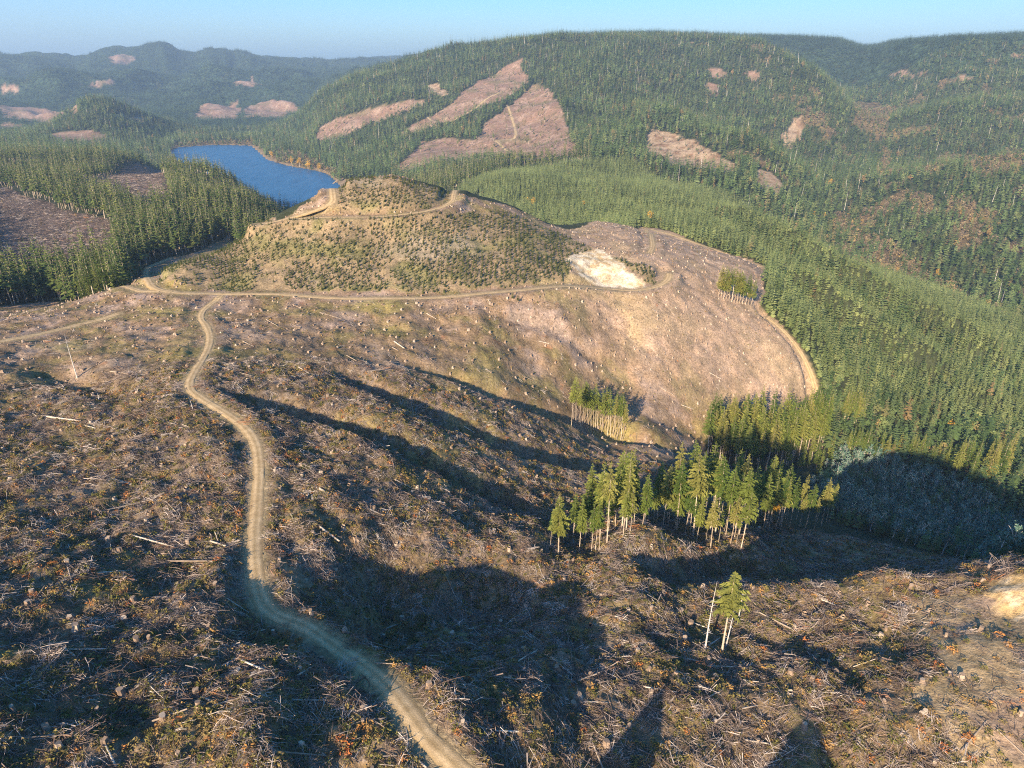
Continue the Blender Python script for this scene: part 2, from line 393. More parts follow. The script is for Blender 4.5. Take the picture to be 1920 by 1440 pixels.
def ground_mat():
    m, nt, b = new_mat('forest_land')
    at = nd(nt, 'ShaderNodeAttribute', attribute_name='gcol'); zn = nd(nt, 'ShaderNodeAttribute', attribute_name='zone')
    g = nd(nt, 'ShaderNodeNewGeometry'); pos = g.outputs['Position']
    sep = nd(nt, 'ShaderNodeSeparateColor'); nt.links.new(zn.outputs['Color'], sep.inputs[0])
    n1 = noise(nt, pos, .9, 5, .7); n2 = noise(nt, pos, .12, 4, .6); n3 = noise(nt, pos, 3.2, 3, .7); n4 = noise(nt, pos, .03, 5, .65)
    c = mixc(nt, 1.0, at.outputs['Color'], ramp(nt, n1, [(.28, (.45, .42, .42)), (.5, (1, 1, 1)), (.74, (1.5, 1.5, 1.5))]), 'MULTIPLY')
    c = mixc(nt, 1.0, c, ramp(nt, n2, [(.3, (.72, .75, .72)), (.7, (1.25, 1.22, 1.2))]), 'MULTIPLY')
    # woody litter: pale flecks of chips and bleached ends, only on the cut-over land (zone red)
    v = nd(nt, 'ShaderNodeTexVoronoi'); v.inputs['Scale'].default_value = .55; nt.links.new(pos, v.inputs['Vector'])
    fl = nd(nt, 'ShaderNodeMath', operation='LESS_THAN'); nt.links.new(v.outputs['Distance'], fl.inputs[0]); fl.inputs[1].default_value = .22
    f2 = nd(nt, 'ShaderNodeMath', operation='GREATER_THAN'); nt.links.new(n3, f2.inputs[0]); f2.inputs[1].default_value = .5
    f3 = nd(nt, 'ShaderNodeMath', operation='MULTIPLY'); nt.links.new(fl.outputs[0], f3.inputs[0]); nt.links.new(f2.outputs[0], f3.inputs[1])
    f4 = nd(nt, 'ShaderNodeMath', operation='MULTIPLY'); nt.links.new(f3.outputs[0], f4.inputs[0]); nt.links.new(sep.outputs[0], f4.inputs[1])
    f5 = nd(nt, 'ShaderNodeMath', operation='MULTIPLY'); nt.links.new(f4.outputs[0], f5.inputs[0]); f5.inputs[1].default_value = .55
    c = mixc(nt, f5.outputs[0], c, ramp(nt, v.outputs['Color'], [(.0, (.20, .14, .10)), (.6, (.36, .28, .21)), (1, (.50, .42, .34))]))
    # far wooded slopes: crown-sized mottling (zone green)
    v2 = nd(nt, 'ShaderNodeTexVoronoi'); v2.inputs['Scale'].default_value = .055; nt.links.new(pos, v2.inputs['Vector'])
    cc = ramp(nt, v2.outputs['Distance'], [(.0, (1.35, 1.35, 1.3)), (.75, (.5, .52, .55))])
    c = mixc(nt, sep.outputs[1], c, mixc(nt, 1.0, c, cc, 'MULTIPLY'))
    c = mixc(nt, 1.0, c, ramp(nt, n4, [(.3, (.85, .85, .85)), (.7, (1.15, 1.15, 1.15))]), 'MULTIPLY')
    nt.links.new(c, b.inputs['Base Color'])
    bp = nd(nt, 'ShaderNodeBump'); bp.inputs['Strength'].default_value = .9; bp.inputs['Distance'].default_value = .55
    nt.links.new(n1, bp.inputs['Height'])
    bp2 = nd(nt, 'ShaderNodeBump'); bp2.inputs['Distance'].default_value = 9.
    nt.links.new(sep.outputs[1], bp2.inputs['Strength'])
    iv = nd(nt, 'ShaderNodeMath', operation='SUBTRACT'); iv.inputs[0].default_value = 1; nt.links.new(v2.outputs['Distance'], iv.inputs[1])
    nt.links.new(iv.outputs[0], bp2.inputs['Height']); nt.links.new(bp.outputs[0], bp2.inputs['Normal'])
    nt.links.new(bp2.outputs[0], b.inputs['Normal'])
    return m
M['ground'] = ground_mat()
def road_mat():
    m, nt, b = new_mat('gravel_road'); g = nd(nt, 'ShaderNodeNewGeometry'); pos = g.outputs['Position']
    at = nd(nt, 'ShaderNodeAttribute', attribute_name='across')
    n = noise(nt, pos, .5, 5, .65); n2 = noise(nt, pos, 5., 3)
    c = ramp(nt, n, [(.25, (.30, .205, .105)), (.5, (.41, .29, .155)), (.75, (.52, .38, .215))])
    c = mixc(nt, 1.0, c, ramp(nt, n2, [(.3, (.82, .82, .82)), (.7, (1.14, 1.14, 1.14))]), 'MULTIPLY')
    # two wheel tracks worn paler than the crown and shoulders
    w = ramp(nt, at.outputs['Fac'], [(0, (.5, .47, .36)), (.14, (.82, .81, .76)), (.3, (1.22, 1.22, 1.22)), (.5, (.74, .73, .66)), (.7, (1.22, 1.22, 1.22)), (.87, (.82, .81, .76)), (1, (.5, .47, .36))])
    c = mixc(nt, .8, c, mixc(nt, 1.0, c, w, 'MULTIPLY'))
    nt.links.new(c, b.inputs['Base Color'])
    bp = nd(nt, 'ShaderNodeBump'); bp.inputs['Strength'].default_value = .4; bp.inputs['Distance'].default_value = .15; nt.links.new(n2, bp.inputs['Height']); nt.links.new(bp.outputs[0], b.inputs['Normal'])
    return m
M['road'] = road_mat()
def water_mat():
    m, nt, b = new_mat('lake_water'); g = nd(nt, 'ShaderNodeNewGeometry'); pos = g.outputs['Position']
    b.inputs['Base Color'].default_value = (.010, .075, .22, 1); b.inputs['Roughness'].default_value = .4; b.inputs['Specular IOR Level'].default_value = .25
    mp = nd(nt, 'ShaderNodeMapping'); mp.inputs['Scale'].default_value = (.05, .012, .05); mp.inputs['Rotation'].default_value = (0, 0, .5); nt.links.new(pos, mp.inputs[0])
    n = noise(nt, mp.outputs[0], 1., 6, .6); n2 = noise(nt, pos, .25, 3)
    c = ramp(nt, n, [(.3, (.014, .062, .13)), (.7, (.03, .10, .19))]); nt.links.new(c, b.inputs['Base Color'])
    bp = nd(nt, 'ShaderNodeBump'); bp.inputs['Strength'].default_value = .1; bp.inputs['Distance'].default_value = 1.; nt.links.new(n2, bp.inputs['Height']); nt.links.new(bp.outputs[0], b.inputs['Normal'])
    return m
M['water'] = water_mat()

# ------------------------------------------------------------------ mesh building
class MB:
    def __init__(s): s.v = []; s.f = []; s.m = []
    def poly(s, pts, mi=0):
        n = len(s.v); s.v += [tuple(p) for p in pts]; s.f.append(tuple(range(n, n + len(pts)))); s.m.append(mi)
    def tube(s, pts, rad, sides=5, mi=0, cap=None):
        n = len(s.v); pts = [Vector(p) for p in pts]
        for i, p in enumerate(pts):
            t = (pts[min(i + 1, len(pts) - 1)] - pts[max(i - 1, 0)]).normalized()
            a = t.cross(Vector((0, 0, 1)) if abs(t.z) < .9 else Vector((1, 0, 0))).normalized(); b = t.cross(a)
            for k in range(sides):
                an = 2 * math.pi * k / sides; s.v.append(tuple(p + (a * math.cos(an) + b * math.sin(an)) * rad[i]))
        for i in range(len(pts) - 1):
            for k in range(sides):
                k2 = (k + 1) % sides; s.f.append((n + i * sides + k, n + i * sides + k2, n + (i + 1) * sides + k2, n + (i + 1) * sides + k)); s.m.append(mi)
        if cap is not None:
            s.f.append(tuple(n + k for k in range(sides))[::-1]); s.m.append(cap)
            e = n + (len(pts) - 1) * sides; s.f.append(tuple(e + k for k in range(sides))); s.m.append(cap)
    def mesh(s, name, mats):
        me = bpy.data.meshes.new(name); me.from_pydata(s.v, [], s.f)
        for m in mats: me.materials.append(m)
        if len(mats) > 1: me.polygons.foreach_set('material_index', s.m)
        me.update(); return me

def conifer_crown(h, cb, wid, seed, dens=1.0, lite=False, ragged=.3, dead=0):
    """whorls of drooping boughs; each bough is a spray of narrow needle-bearing blades"""
    r = np.random.default_rng(seed); b = MB()
    z0 = h * cb; L = h - z0
    nw = max(5, int((L / .62 if not lite else L / 1.5) * dens))
    for i in range(nw):
        t = (i + r.random() * .6) / nw
        z = z0 + L * t
        prof = (min(1, .35 + t / .22) if t < .22 else 1) * (1 - t) ** .85
        ml = wid * prof + .25
        nb = (int(r.integers(5, 8)) if not lite else int(r.integers(4, 6)))
        if t > .9: nb = 4
        a0 = r.random() * 7
        for k in range(nb):
            if r.random() < ragged * .35: continue
            a = a0 + k * 2 * math.pi / nb + r.normal() * .25
            l = ml * (1 + ragged * r.normal() * .8); l = max(.25, min(l, wid * 1.25))
            droop = (.10 + .38 * (1 - t)) * l * (.7 + .6 * r.random()); up = .28 * t * l
            d = Vector((math.cos(a), math.sin(a), 0)); sd = Vector((-d.y, d.x, 0))
            p0 = Vector((0, 0, z)); p1 = d * (l * .55) + Vector((0, 0, z + up * .5 - droop * .25)); p2 = d * l + Vector((0, 0, z + up - droop))
            if lite:
                w = l * .36 + .15
                b.poly([p0, p1 - sd * w - Vector((0, 0, .22 * l)), p2, p1 + sd * w - Vector((0, 0, .22 * l))])
                continue
            w = .22 * l + .16
            b.poly([p0, p1 - sd * w * .6 - Vector((0, 0, .10 * l)), p2])
            b.poly([p0, p2, p1 + sd * w * .6 - Vector((0, 0, .10 * l))])
            for q in range(3):
                f = .35 + .2 * q + r.random() * .12; c = p0.lerp(p1, f / .55) if f < .55 else p1.lerp(p2, (f - .55) / .45)
                for sg in (-1, 1):
                    e = c + d * (.16 * l) + sd * sg * (w * (1.5 - .6 * f)) - Vector((0, 0, .10 * l * (.6 + r.random())))
                    hv = Vector((0, 0, .09 * l + .06))
                    b.poly([c + d * .08 * l, c - d * .07 * l - hv * .6, e - hv * r.random()])
    # leader
    tip = MB()
    for k in range(4):
        a = k * math.pi / 2; b.poly([(.16 * math.cos(a), .16 * math.sin(a), h - .9), (.16 * math.cos(a + 1.4), .16 * math.sin(a + 1.4), h - .9), (0, 0, h + .35)])
    return b
def trunk_mb(h, r0, seed, sides=7, dead_stubs=0, cb=.5):
    r = np.random.default_rng(seed); b = MB(); n = 9
    px_, py_ = r.normal(size=2) * .004 * h, r.normal(size=2) * .004 * h
    pts = [(px_[0] * math.sin(3 * i / n), py_[0] * math.sin(2.3 * i / n), h * i / n - (.8 if i == 0 else 0)) for i in range(n + 1)]
    rad = [r0 * (1.25 if i == 0 else 1) * (1 - .93 * i / n) for i in range(n + 1)]
    b.tube(pts, rad, sides)
    for k in range(dead_stubs):
        z = h * (.12 + (cb - .08) * r.random()); a = r.random() * 6.3; l = .5 + 1.3 * r.random()
        b.tube([(0, 0, z), (math.cos(a) * l, math.sin(a) * l, z - .25 * l)], [.05, .015], 3)
    return b
def broadleaf_mb(h, wid, seed, nclump=26, per=14, leaf=.55, z0=.3):
    r = np.random.default_rng(seed); b = MB()
    for i in range(nclump):
        d = r.normal(size=3); d /= np.linalg.norm(d); q = r.random() ** .4
        c = np.array([d[0] * wid * q, d[1] * wid * q, h * (z0 + (1 - z0) * .5) + d[2] * h * (1 - z0) * .46 * q]); s = wid * (.22 + .2 * r.random())
        for k in range(per):
            p = c + r.normal(size=3) * s * .55; u = r.normal(size=3); u /= np.linalg.norm(u); w = np.cross(u, r.normal(size=3)); w /= np.linalg.norm(w) + 1e-6
            l = leaf * (.6 + .8 * r.random()); b.poly([p - u * l, p + w * l * .5, p + u * l, p - w * l * .5])
    return b
def limbs_mb(h, wid, seed, n=7):
    r = np.random.default_rng(seed); b = MB(); b.tube([(0, 0, -.5), (r.normal() * .2, r.normal() * .2, h * .45), (r.normal() * .3, r.normal() * .3, h * .85)], [.02 * h, .014 * h, .004 * h], 6)
    for k in range(n):
        a = k * 2.4 + r.random(); z = h * (.22 + .5 * k / n); l = wid * (.6 + .4 * r.random())
        b.tube([(0, 0, z), (math.cos(a) * l * .5, math.sin(a) * l * .5, z + .16 * h), (math.cos(a) * l, math.sin(a) * l, z + .25 * h)], [.008 * h, .005 * h, .002 * h], 4)
    return b
def join(*bs):
    o = MB(); 
    for b, mi in bs:
        n = len(o.v); o.v += b.v; o.f += [tuple(n + i for i in f) for f in b.f]; o.m += [mi] * len(b.f)
    return o
def slash_mb(seed, n, rad, lmin, lmax, thick, pile=.35, twig=0):
    r = np.random.default_rng(seed); b = MB(); main = r.random() * math.pi
    for i in range(n):
        l = lmin + (lmax - lmin) * r.random() ** 1.8; a = main + r.normal() * .7 if r.random() < .65 else r.random() * math.pi
        q = r.random() ** .6 * rad; qa = r.random() * 6.3; c = Vector((q * math.cos(qa), q * math.sin(qa), .05 + pile * r.random() * (1 - q / rad * .7)))
        tl = r.normal() * .2; d = Vector((math.cos(a) * math.cos(tl), math.sin(a) * math.cos(tl), math.sin(tl))); bend = Vector(r.normal(size=3)) * l * .06
        t = thick * (.35 + .9 * r.random() ** 2) * (.6 + .4 * l / lmax)
        b.tube([c - d * l / 2, c + bend, c + d * l / 2], [t, t * .8, t * .35], 4 if t < .08 else 5)
        for k in range(twig if r.random() < .4 else 0):
            f = r.random() * .8 - .3; e = c + d * l * f; w = Vector(r.normal(size=3)); w.z = abs(w.z) * .7; w.normalize(); tw = l * (.12 + .2 * r.random())
            b.tube([e, e + (w + d * .6).normalized() * tw], [t * .35, t * .1], 3)
    return b
def shrub_mb(seed, n, rad, hgt, leaf):
    r = np.random.default_rng(seed); b = MB()
    for i in range(n):
        a = r.random() * 6.3; q = rad * r.random() ** .6; p = np.array([q * math.cos(a), q * math.sin(a), hgt * r.random() * (1 - .6 * (q / rad) ** 2)])
        u = r.normal(size=3); u[2] = u[2] * .5 + .3; u /= np.linalg.norm(u); w = np.cross(u, r.normal(size=3)); w /= np.linalg.norm(w) + 1e-6; l = leaf * (.5 + r.random())
        b.poly([p - u * l, p + w * l * .45, p + u * l, p - w * l * .45])
    return b
def stump_mb(seed, r0, h):
    r = np.random.default_rng(seed); b = MB(); n = 11; rings = [(-.4, 1.55), (.0, 1.3), (.22, 1.08), (h, 1.0)]
    j = 1 + .13 * r.normal(size=n); fl = np.where(np.arange(n) % 3 == 0, 1.25, .95)
    for z, k in rings:
        for i in range(n):
            a = 2 * math.pi * i / n; q = r0 * k * j[i] * (fl[i] if z < .1 else 1); b.v.append((q * math.cos(a), q * math.sin(a), z + (.06 * math.sin(a + seed) if z == h else 0)))
    for k in range(3):
        for i in range(n): b.f.append((k * n + i, k * n + (i + 1) % n, (k + 1) * n + (i + 1) % n, (k + 1) * n + i)); b.m.append(0)
    return b, [b.v[3 * n + i] for i in range(n)]
# ------------------------------------------------------------------ what grows where (outlines traced onto the ground)
def poly(s, mn=20.): return px(s, mn)
def zone(*polys, soft=0):
    r = np.zeros(GX.shape, bool)
    for Pg in polys:
        m = near_box(Pg, 0)
        wob = np.interp(np.median(np.hypot(Pg[:, 0], Pg[:, 1])), [100, 500, 2000, 5000], [1., 3, 9, 30])
        x = GX[m] + wob * fbm(GX[m], GY[m], wob * 5, 4, 61); y = GY[m] + wob * fbm(GX[m], GY[m], wob * 5, 4, 62)
        q = np.zeros(GX.shape, bool); q[m] = in_poly(x, y, Pg); r |= q
    return r
CUTP = np.vstack([poly('0,574;100,565;200,547;262,520;300,490;350,478;430,442;520,414;580,380;620,350;640,338;700,331;760,333;860,364;960,388;1080,430;1110,416;1200,424;1300,455;1400,482;1436,500;1430,580;1492,640;1533,740;1545,785;1500,800;1440,800'),
                  poly('1330,815;1320,850;1345,866;1400,890;1440,930;1460,990;1560,1000;1700,1030;1800,1050;1930,1062;2060,1080'),
                  np.array([[150., 60.], [120, -100], [-150, -100], [-330, 120], [-330, 240]])])
Z_CUT = zone(CUTP)
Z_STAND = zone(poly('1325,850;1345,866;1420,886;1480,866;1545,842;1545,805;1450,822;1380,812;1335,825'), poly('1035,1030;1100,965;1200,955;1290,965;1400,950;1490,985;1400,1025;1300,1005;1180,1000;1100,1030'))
Z_PLANT = zone(poly('800,345;860,352;960,322;1060,308;1130,302;1180,300;1250,345;1400,390;1500,452;1640,505;1760,552;1920,608;2100,680;2100,860;1920,840;1800,800;1700,770;1620,770;1550,778;1535,735;1490,640;1425,570;1440,500;1400,480;1300,450;1200,415;1110,408;1080,425;960,378', 430.)) & ~Z_CUT & (RHO > 330)
AZ_ = np.arctan2(GX, GY); Z_PLANT |= ~Z_CUT & (RHO > 430) & (RHO < 1150) & (AZ_ > -.13) & (AZ_ < .30)
Z_THICK = zone(poly('1580,845;1660,865;1750,895;1900,965;2100,985;2150,1075;1930,1058;1800,1045;1700,1022;1620,995;1560,975;1520,930;1540,880')) & ~Z_CUT
CC = [poly(s, 550.) for s in (
    '592,264;598,240;640,222;690,204;790,188;795,196;750,212;690,232;640,258;600,268',
    '735,262;760,244;830,205;862,180;900,150;950,122;975,110;992,150;965,172;930,192;890,206;860,222;800,240',
    '995,160;1010,156;1040,182;1062,230;1086,292;1040,300;985,300;930,298;830,302;760,322;740,320;770,290;790,265;850,258;893,264;905,235;945,205;965,190',
    '800,160;822,155;845,178;825,180;806,175',
    '-60,345;0,350;60,372;130,395;205,412;222,455;215,495;140,512;60,520;-60,525', '150,345;225,322;270,310;318,308;312,350;335,388;260,395;195,368',
    '1225,242;1270,252;1320,275;1372,302;1380,322;1340,325;1260,312;1222,296;1206,268', '1412,325;1440,320;1470,352;1455,372;1415,350',
    '1465,255;1490,222;1512,215;1505,250;1480,280;1470,275')]
CCF = [poly(s, 2000.) for s in ('455,208;480,195;560,196;560,212;520,222;455,222', '365,222;375,200;440,188;450,205;440,224', '130,152;210,150;215,165;160,160', '0,196;60,200;120,208;150,220;60,228;0,222', '215,222;230,214;270,222;275,230', '0,155;30,162;40,172;0,172', '0,228;40,234;30,240;0,240', '90,250;170,245;200,252;180,268;110,268', '430,155;470,140;500,160;470,165', '200,108;240,100;250,112;215,122',
    '1320,130;1345,128;1365,142;1340,150', '1400,132;1425,135;1420,150;1402,148', '1325,155;1350,160;1340,180;1326,172', '1645,135;1730,133;1725,143;1650,143', '1795,142;1830,140;1828,150;1800,152', '1895,100;1920,98;1920,108')]
Z_CC = zone(*CC, *CCF) & ~Z_CUT & ~Z_PLANT
BROWN = [poly(s, 900.) for s in ('1595,190;1640,190;1680,205;1660,240;1690,260;1640,260;1600,230', '1655,275;1675,290;1668,330;1650,335', '1565,405;1585,398;1625,440;1720,500;1880,585;1900,602;1760,540;1640,490;1585,445',
    '1760,300;1840,292;1930,296;1930,320;1850,340;1830,330', '1700,370;1740,360;1760,400;1720,420', '1780,430;1830,420;1850,470;1800,480', '500,288;520,306;600,320;612,330;640,330;600,305;540,285', '320,272;400,266;480,266;480,274;400,271;340,277', '1490,205;1550,215;1560,230;1510,245', '1700,135;1720,140;1760,143')]
Z_BROWN = zone(*BROWN) & ~Z_CUT & ~Z_PLANT
far_m = RHO > 700
nb = np.zeros_like(GZ); nb[far_m] = fbm(GX[far_m], GY[far_m], 120, 4, 91)
Z_BROWN |= far_m & (nb > np.where((RHO < 1900) & (AZ_ > .42), .32, .58)) & (GX > 400) & (RHO < 3200) & ~Z_PLANT
Z_QUARRY = zone(poly('1060,488;1085,472;1130,468;1170,500;1200,520;1222,545;1180,546;1140,538;1105,530;1075,510'))
Z_ROCK = zone(poly('1835,1105;1880,1085;1960,1078;1990,1200;1925,1195;1880,1160;1850,1135'))
Z_DRY = zone(poly('1690,1118;1790,1112;1850,1120;1900,1160;1960,1180;1980,1440;1800,1440;1760,1340;1780,1270;1740,1200'), poly('1700,1270;1780,1260;1800,1330;1730,1330'))
Z_KNOLL = zone(poly('300,530;330,492;430,452;520,422;560,412;640,409;760,407;830,400;950,398;1050,438;1120,470;1065,500;1060,528;950,540;800,550;600,546;400,545'), poly('645,342;700,333;760,335;850,362;845,380;800,392;700,399;600,402;632,380'), poly('1110,470;1180,490;1230,520;1235,535;1215,535;1180,500'))
Z_LAKE = (GZ < 0.0) & (GX < 350) & (GY > 1000)
ZF = {'plant': Z_PLANT, 'thick': Z_THICK, 'cut': Z_CUT, 'cc': Z_CC, 'brown': Z_BROWN}

def lerp(c, d, t): return c * (1 - t[..., None]) + np.array(d) * t[..., None]
def sst(x, a, b): t = np.clip((x - a) / (b - a), 0, 1); return t * t * (3 - 2 * t)
C = np.empty(GX.shape + (3,)); C[:] = (.040, .046, .022)
nz1 = fbm(GX, GY, 22, 4, 101); nz2 = fbm(GX, GY, 5, 3, 111); nz3 = fbm(GX, GY, 60, 3, 121); nz4 = fbm(GX, GY, 2.4, 2, 131)
far = RHO > 3000
C[far] = (.035, .058, .030)
C = lerp(C, (.05, .045, .022), sst(nz3, .2, .9) * (RHO > 1200) * .7)
cut = np.empty_like(C); cut[:] = (.185, .125, .078)
cut = lerp(cut, (.225, .165, .13), sst(nz1, .0, .6)); cut = lerp(cut, (.145, .118, .05), sst(-nz1 + .3 * nz2, .05, .6) * .9)
cut = lerp(cut, (.115, .072, .042), sst(nz2, .25, .8) * .7); cut = lerp(cut, (.20, .165, .055), sst(fbm(GX, GY, 45, 3, 141), .2, .7) * .7)
cut = lerp(cut, (.23, .09, .04), sst(fbm(GX, GY, 7, 2, 151), .75, .95) * .6)
near = np.interp(RHO, [90, 260, 340], [1, .75, 0]) ; cut = lerp(cut, (.095, .072, .038), near * .55)
pale = sst(GX, -20, 90) * sst(GY, 300, 380); cut = lerp(cut, (.285, .20, .14), pale * .75)
cut *= np.array((1.35, 1.32, 1.25)); C = np.where(Z_CUT[..., None], cut, C)
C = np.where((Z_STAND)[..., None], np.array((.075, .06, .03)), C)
cc = np.empty_like(C); cc[:] = (.215, .13, .09); cc = lerp(cc, (.28, .185, .135), sst(nz3, -.1, .7)); cc = lerp(cc, (.15, .10, .055), sst(nz1, .1, .7) * .8); cc = lerp(cc, (.12, .11, .05), sst(fbm(GX, GY, 90, 3, 171), .25, .7) * .6); cc = lerp(cc, (.36, .26, .19), sst(fbm(GX, GY, 9, 2, 173), .35, .8) * .6)
C = np.where(Z_CC[..., None], cc, C)
lf = zone(CC[4], CC[5]); C = np.where(lf[..., None], lerp(cc * .0 + np.array((.095, .066, .052)), (.05, .037, .03), sst(nz1, 0, .6)), C)
pr = zone(CC[6], CC[7], CC[8], CC[3]); C = np.where(pr[..., None], lerp(np.zeros_like(C) + np.array((.33, .235, .15)), (.20, .12, .07), sst(nz1 + nz2 * .5, -.1, .5)), C)
br = lerp(np.zeros_like(C) + np.array((.12, .085, .045)), (.16, .12, .05), sst(nz3, 0, .6)); C = np.where(Z_BROWN[..., None], br, C)
qd0 = sst(nz4 + .6 * nz2, .1, .7); qd = lerp(np.zeros_like(C) + np.array((.68, .55, .38)), (.52, .35, .17), sst(nz2 + .5 * nz1, .0, .6)); qd = lerp(qd, (.36, .27, .17), qd0 * .6); C = np.where(Z_QUARRY[..., None], qd, C)
C = np.where(Z_ROCK[..., None], lerp(np.zeros_like(C) + np.array((.42, .28, .13)), (.50, .38, .24), sst(nz4, -.2, .5)), C)
C = np.where(Z_DRY[..., None], lerp(np.zeros_like(C) + np.array((.31, .22, .12)), (.25, .175, .12), sst(nz1 + .4 * nz2, -.1, .4)), C)
kn = lerp(np.zeros_like(C) + np.array((.19, .135, .08)), (.15, .125, .055), sst(nz1, -.1, .6)); kn = lerp(kn, (.225, .175, .12), sst(nz3 + .3 * nz2, .4, .9) * .8); kn *= np.array((1.35, 1.36, 1.3)); C = np.where((Z_KNOLL & ~Z_QUARRY)[..., None], kn, C)
C = lerp(C, (.30, .225, .125), ROADMASK * .85)
shore = (np.abs(GZ) < 5) & (GX < 400) & (GY > 1200) & (GY < 2700); C = np.where((shore & ~Z_LAKE)[..., None], np.array((.22, .155, .09)), C)
ZC_R = (Z_CUT & ~Z_QUARRY & ~Z_ROCK).astype(float) * (1 - ROADMASK) * (1 - .6 * Z_DRY)
ZC_R = np.maximum(ZC_R, .6 * (Z_CC & (RHO < 3300)))
ZC_G = (far & ~Z_CC) * .9

# ------------------------------------------------------------------ land surfaces
def prop(o, label=None, cat=None, group=None, kind=None):
    if label: o['label'] = label
    if cat: o['category'] = cat
    if group: o['group'] = group
    if kind: o['kind'] = kind
    return o
def link(name, me, parent=None):
    o = bpy.data.objects.new(name, me); COL.objects.link(o)
    if parent: o.parent = parent
    return o
def grid_obj(name, j0, j1, label):
    na = GX.shape[0]; nr = j1 - j0
    V = np.stack([GX[:, j0:j1], GY[:, j0:j1], GZ[:, j0:j1]], -1).reshape(-1, 3)
    ii, jj = np.meshgrid(np.arange(na - 1), np.arange(nr - 1), indexing='ij'); q = (ii * nr + jj).ravel()
    Fc = np.stack([q, q + 1, q + nr + 1, q + nr], 1).astype(np.int32)
    me = bpy.data.meshes.new(name)
    me.vertices.add(len(V)); me.vertices.foreach_set('co', V.ravel().astype(np.float32))
    me.loops.add(Fc.size); me.loops.foreach_set('vertex_index', Fc.ravel())
    me.polygons.add(len(Fc)); me.polygons.foreach_set('loop_start', np.arange(0, Fc.size, 4, dtype=np.int32))
    me.update()
    a = me.attributes.new('gcol', 'FLOAT_COLOR', 'POINT'); c4 = np.ones((len(V), 4), np.float32); c4[:, :3] = C[:, j0:j1].reshape(-1, 3); a.data.foreach_set('color', c4.ravel())
    a = me.attributes.new('zone', 'FLOAT_COLOR', 'POINT'); c4 = np.zeros((len(V), 4), np.float32); c4[:, 0] = ZC_R[:, j0:j1].ravel(); c4[:, 1] = ZC_G[:, j0:j1].ravel(); c4[:, 3] = 1; a.data.foreach_set('color', c4.ravel())
    me.polygons.foreach_set('use_smooth', np.ones(len(Fc), bool)); me.materials.append(M['ground'])
    return prop(link(name, me), label, 'terrain', kind='structure')
j1 = int(np.searchsorted(LRS, math.log(800))); j2 = int(np.searchsorted(LRS, math.log(3200)))
grid_obj('ground', 0, j1 + 1, 'cut-over brown ground of the near ridge and knoll')
grid_obj('hills', j1, j2 + 1, 'wooded hills and valley around the lake')
grid_obj('mountains', j2, NR, 'distant blue mountains along the skyline')

for name, L, z, w in ROADS:
    b = MB(); N = len(L); T = np.gradient(L, axis=0); T /= np.linalg.norm(T, axis=1)[:, None] + 1e-9; Nn = np.stack([-T[:, 1], T[:, 0]], 1)
    K = 9; ww = w * (1 + .10 * perlin(L[:, 0] / 9, L[:, 1] / 9, 5))
    vs = []; ac = []
    for k in range(K):
        f = k / (K - 1) - .5; wob = (.7 * fbm(L[:, 0] + 40 * k, L[:, 1], 5, 3, 9) if k in (0, K - 1) else 0)
        q = L + Nn * (ww * f + wob)[:, None]
        zz = np.maximum(z + .16 * math.cos(math.pi * f) , H(q[:, 0], q[:, 1]) + .05)
        if k in (0, K - 1): zz = np.maximum(H(q[:, 0], q[:, 1]), z - .6) - .05
        vs += [(q[i, 0], q[i, 1], zz[i]) for i in range(N)]; ac += [k / (K - 1)] * N
    fs = [(k * N + i, k * N + i + 1, (k + 1) * N + i + 1, (k + 1) * N + i)[::-1] for k in range(K - 1) for i in range(N - 1)]
    me = bpy.data.meshes.new('dirt_road'); me.from_pydata(vs, [], fs); me.materials.append(M['road'])
    a = me.attributes.new('across', 'FLOAT', 'POINT'); a.data.foreach_set('value', np.array(ac, np.float32)); me.polygons.foreach_set('use_smooth', np.ones(len(fs), bool))
    prop(link('dirt_road', me), {'main': 'winding gravel road from the bottom edge up to the junction', 'loop': 'gravel road along the foot of the knoll to the quarry', 'upper': 'pale gravel road climbing the left side of the knoll', 'mid': 'narrow gravel road across the upper knoll', 'west': 'short gravel spur running to the left edge', 'spur': 'shaded gravel spur beside the dark wood', 'east': 'gravel road along the edge behind the quarry', 'eastspur': 'short dirt spur from the landing behind the quarry', 'curve': 'curved dirt road at the right edge of the clearcut', 'cutroad': 'pale switchback track across the largest far hillside clearcut', 'cuttrack': 'thin track across the upper far hillside clearcut', 'track': 'thin dirt track through the young plantation'}[name], 'road', kind='structure')
lk = smooth_line(np.vstack([LAKE, LAKE[:1]]), 30)
cx, cy = LAKE.mean(0); wide = [(cx + (x - cx) * 1.12, cy + (y - cy) * 1.12, 0.0) for x, y in lk[:-1]]
me = bpy.data.meshes.new('water'); me.from_pydata(wide, [], [tuple(range(len(wide)))]); me.materials.append(M['water'])
prop(link('water', me), 'blue lake in the valley behind the knoll', 'lake', kind='structure')
# ------------------------------------------------------------------ helpers for what stands on the land
def gij(x, y):
    i = np.clip(np.round((np.arctan2(x, y) - A0) / DA).astype(int), 0, NA - 1) + I0
    j = np.clip(np.round((np.log(np.maximum(np.hypot(x, y), 16.)) - LR0) / DLR).astype(int), 0, NR - 1)
    return i, j
RISE = np.maximum.accumulate((GZ - ZC) / RHO, axis=1)
def seen(x, y, z, h, tol=.004):
    i, j = gij(x, y); r = np.hypot(x, y)
    u, v = project(x, y, z)
    return ((z + h - ZC) / r > RISE[i, np.maximum(j - 1, 0)] - tol) & (u > -160) & (u < 2080) & (v < 1560)
def jgrid(x0, x1, y0, y1, s, jit=.42):
    gx, gy = np.meshgrid(np.arange(x0, x1, s), np.arange(y0, y1, s)); gx = gx.ravel(); gy = gy.ravel()
    return gx + rng.uniform(-jit, jit, gx.size) * s, gy + rng.uniform(-jit, jit, gx.size) * s
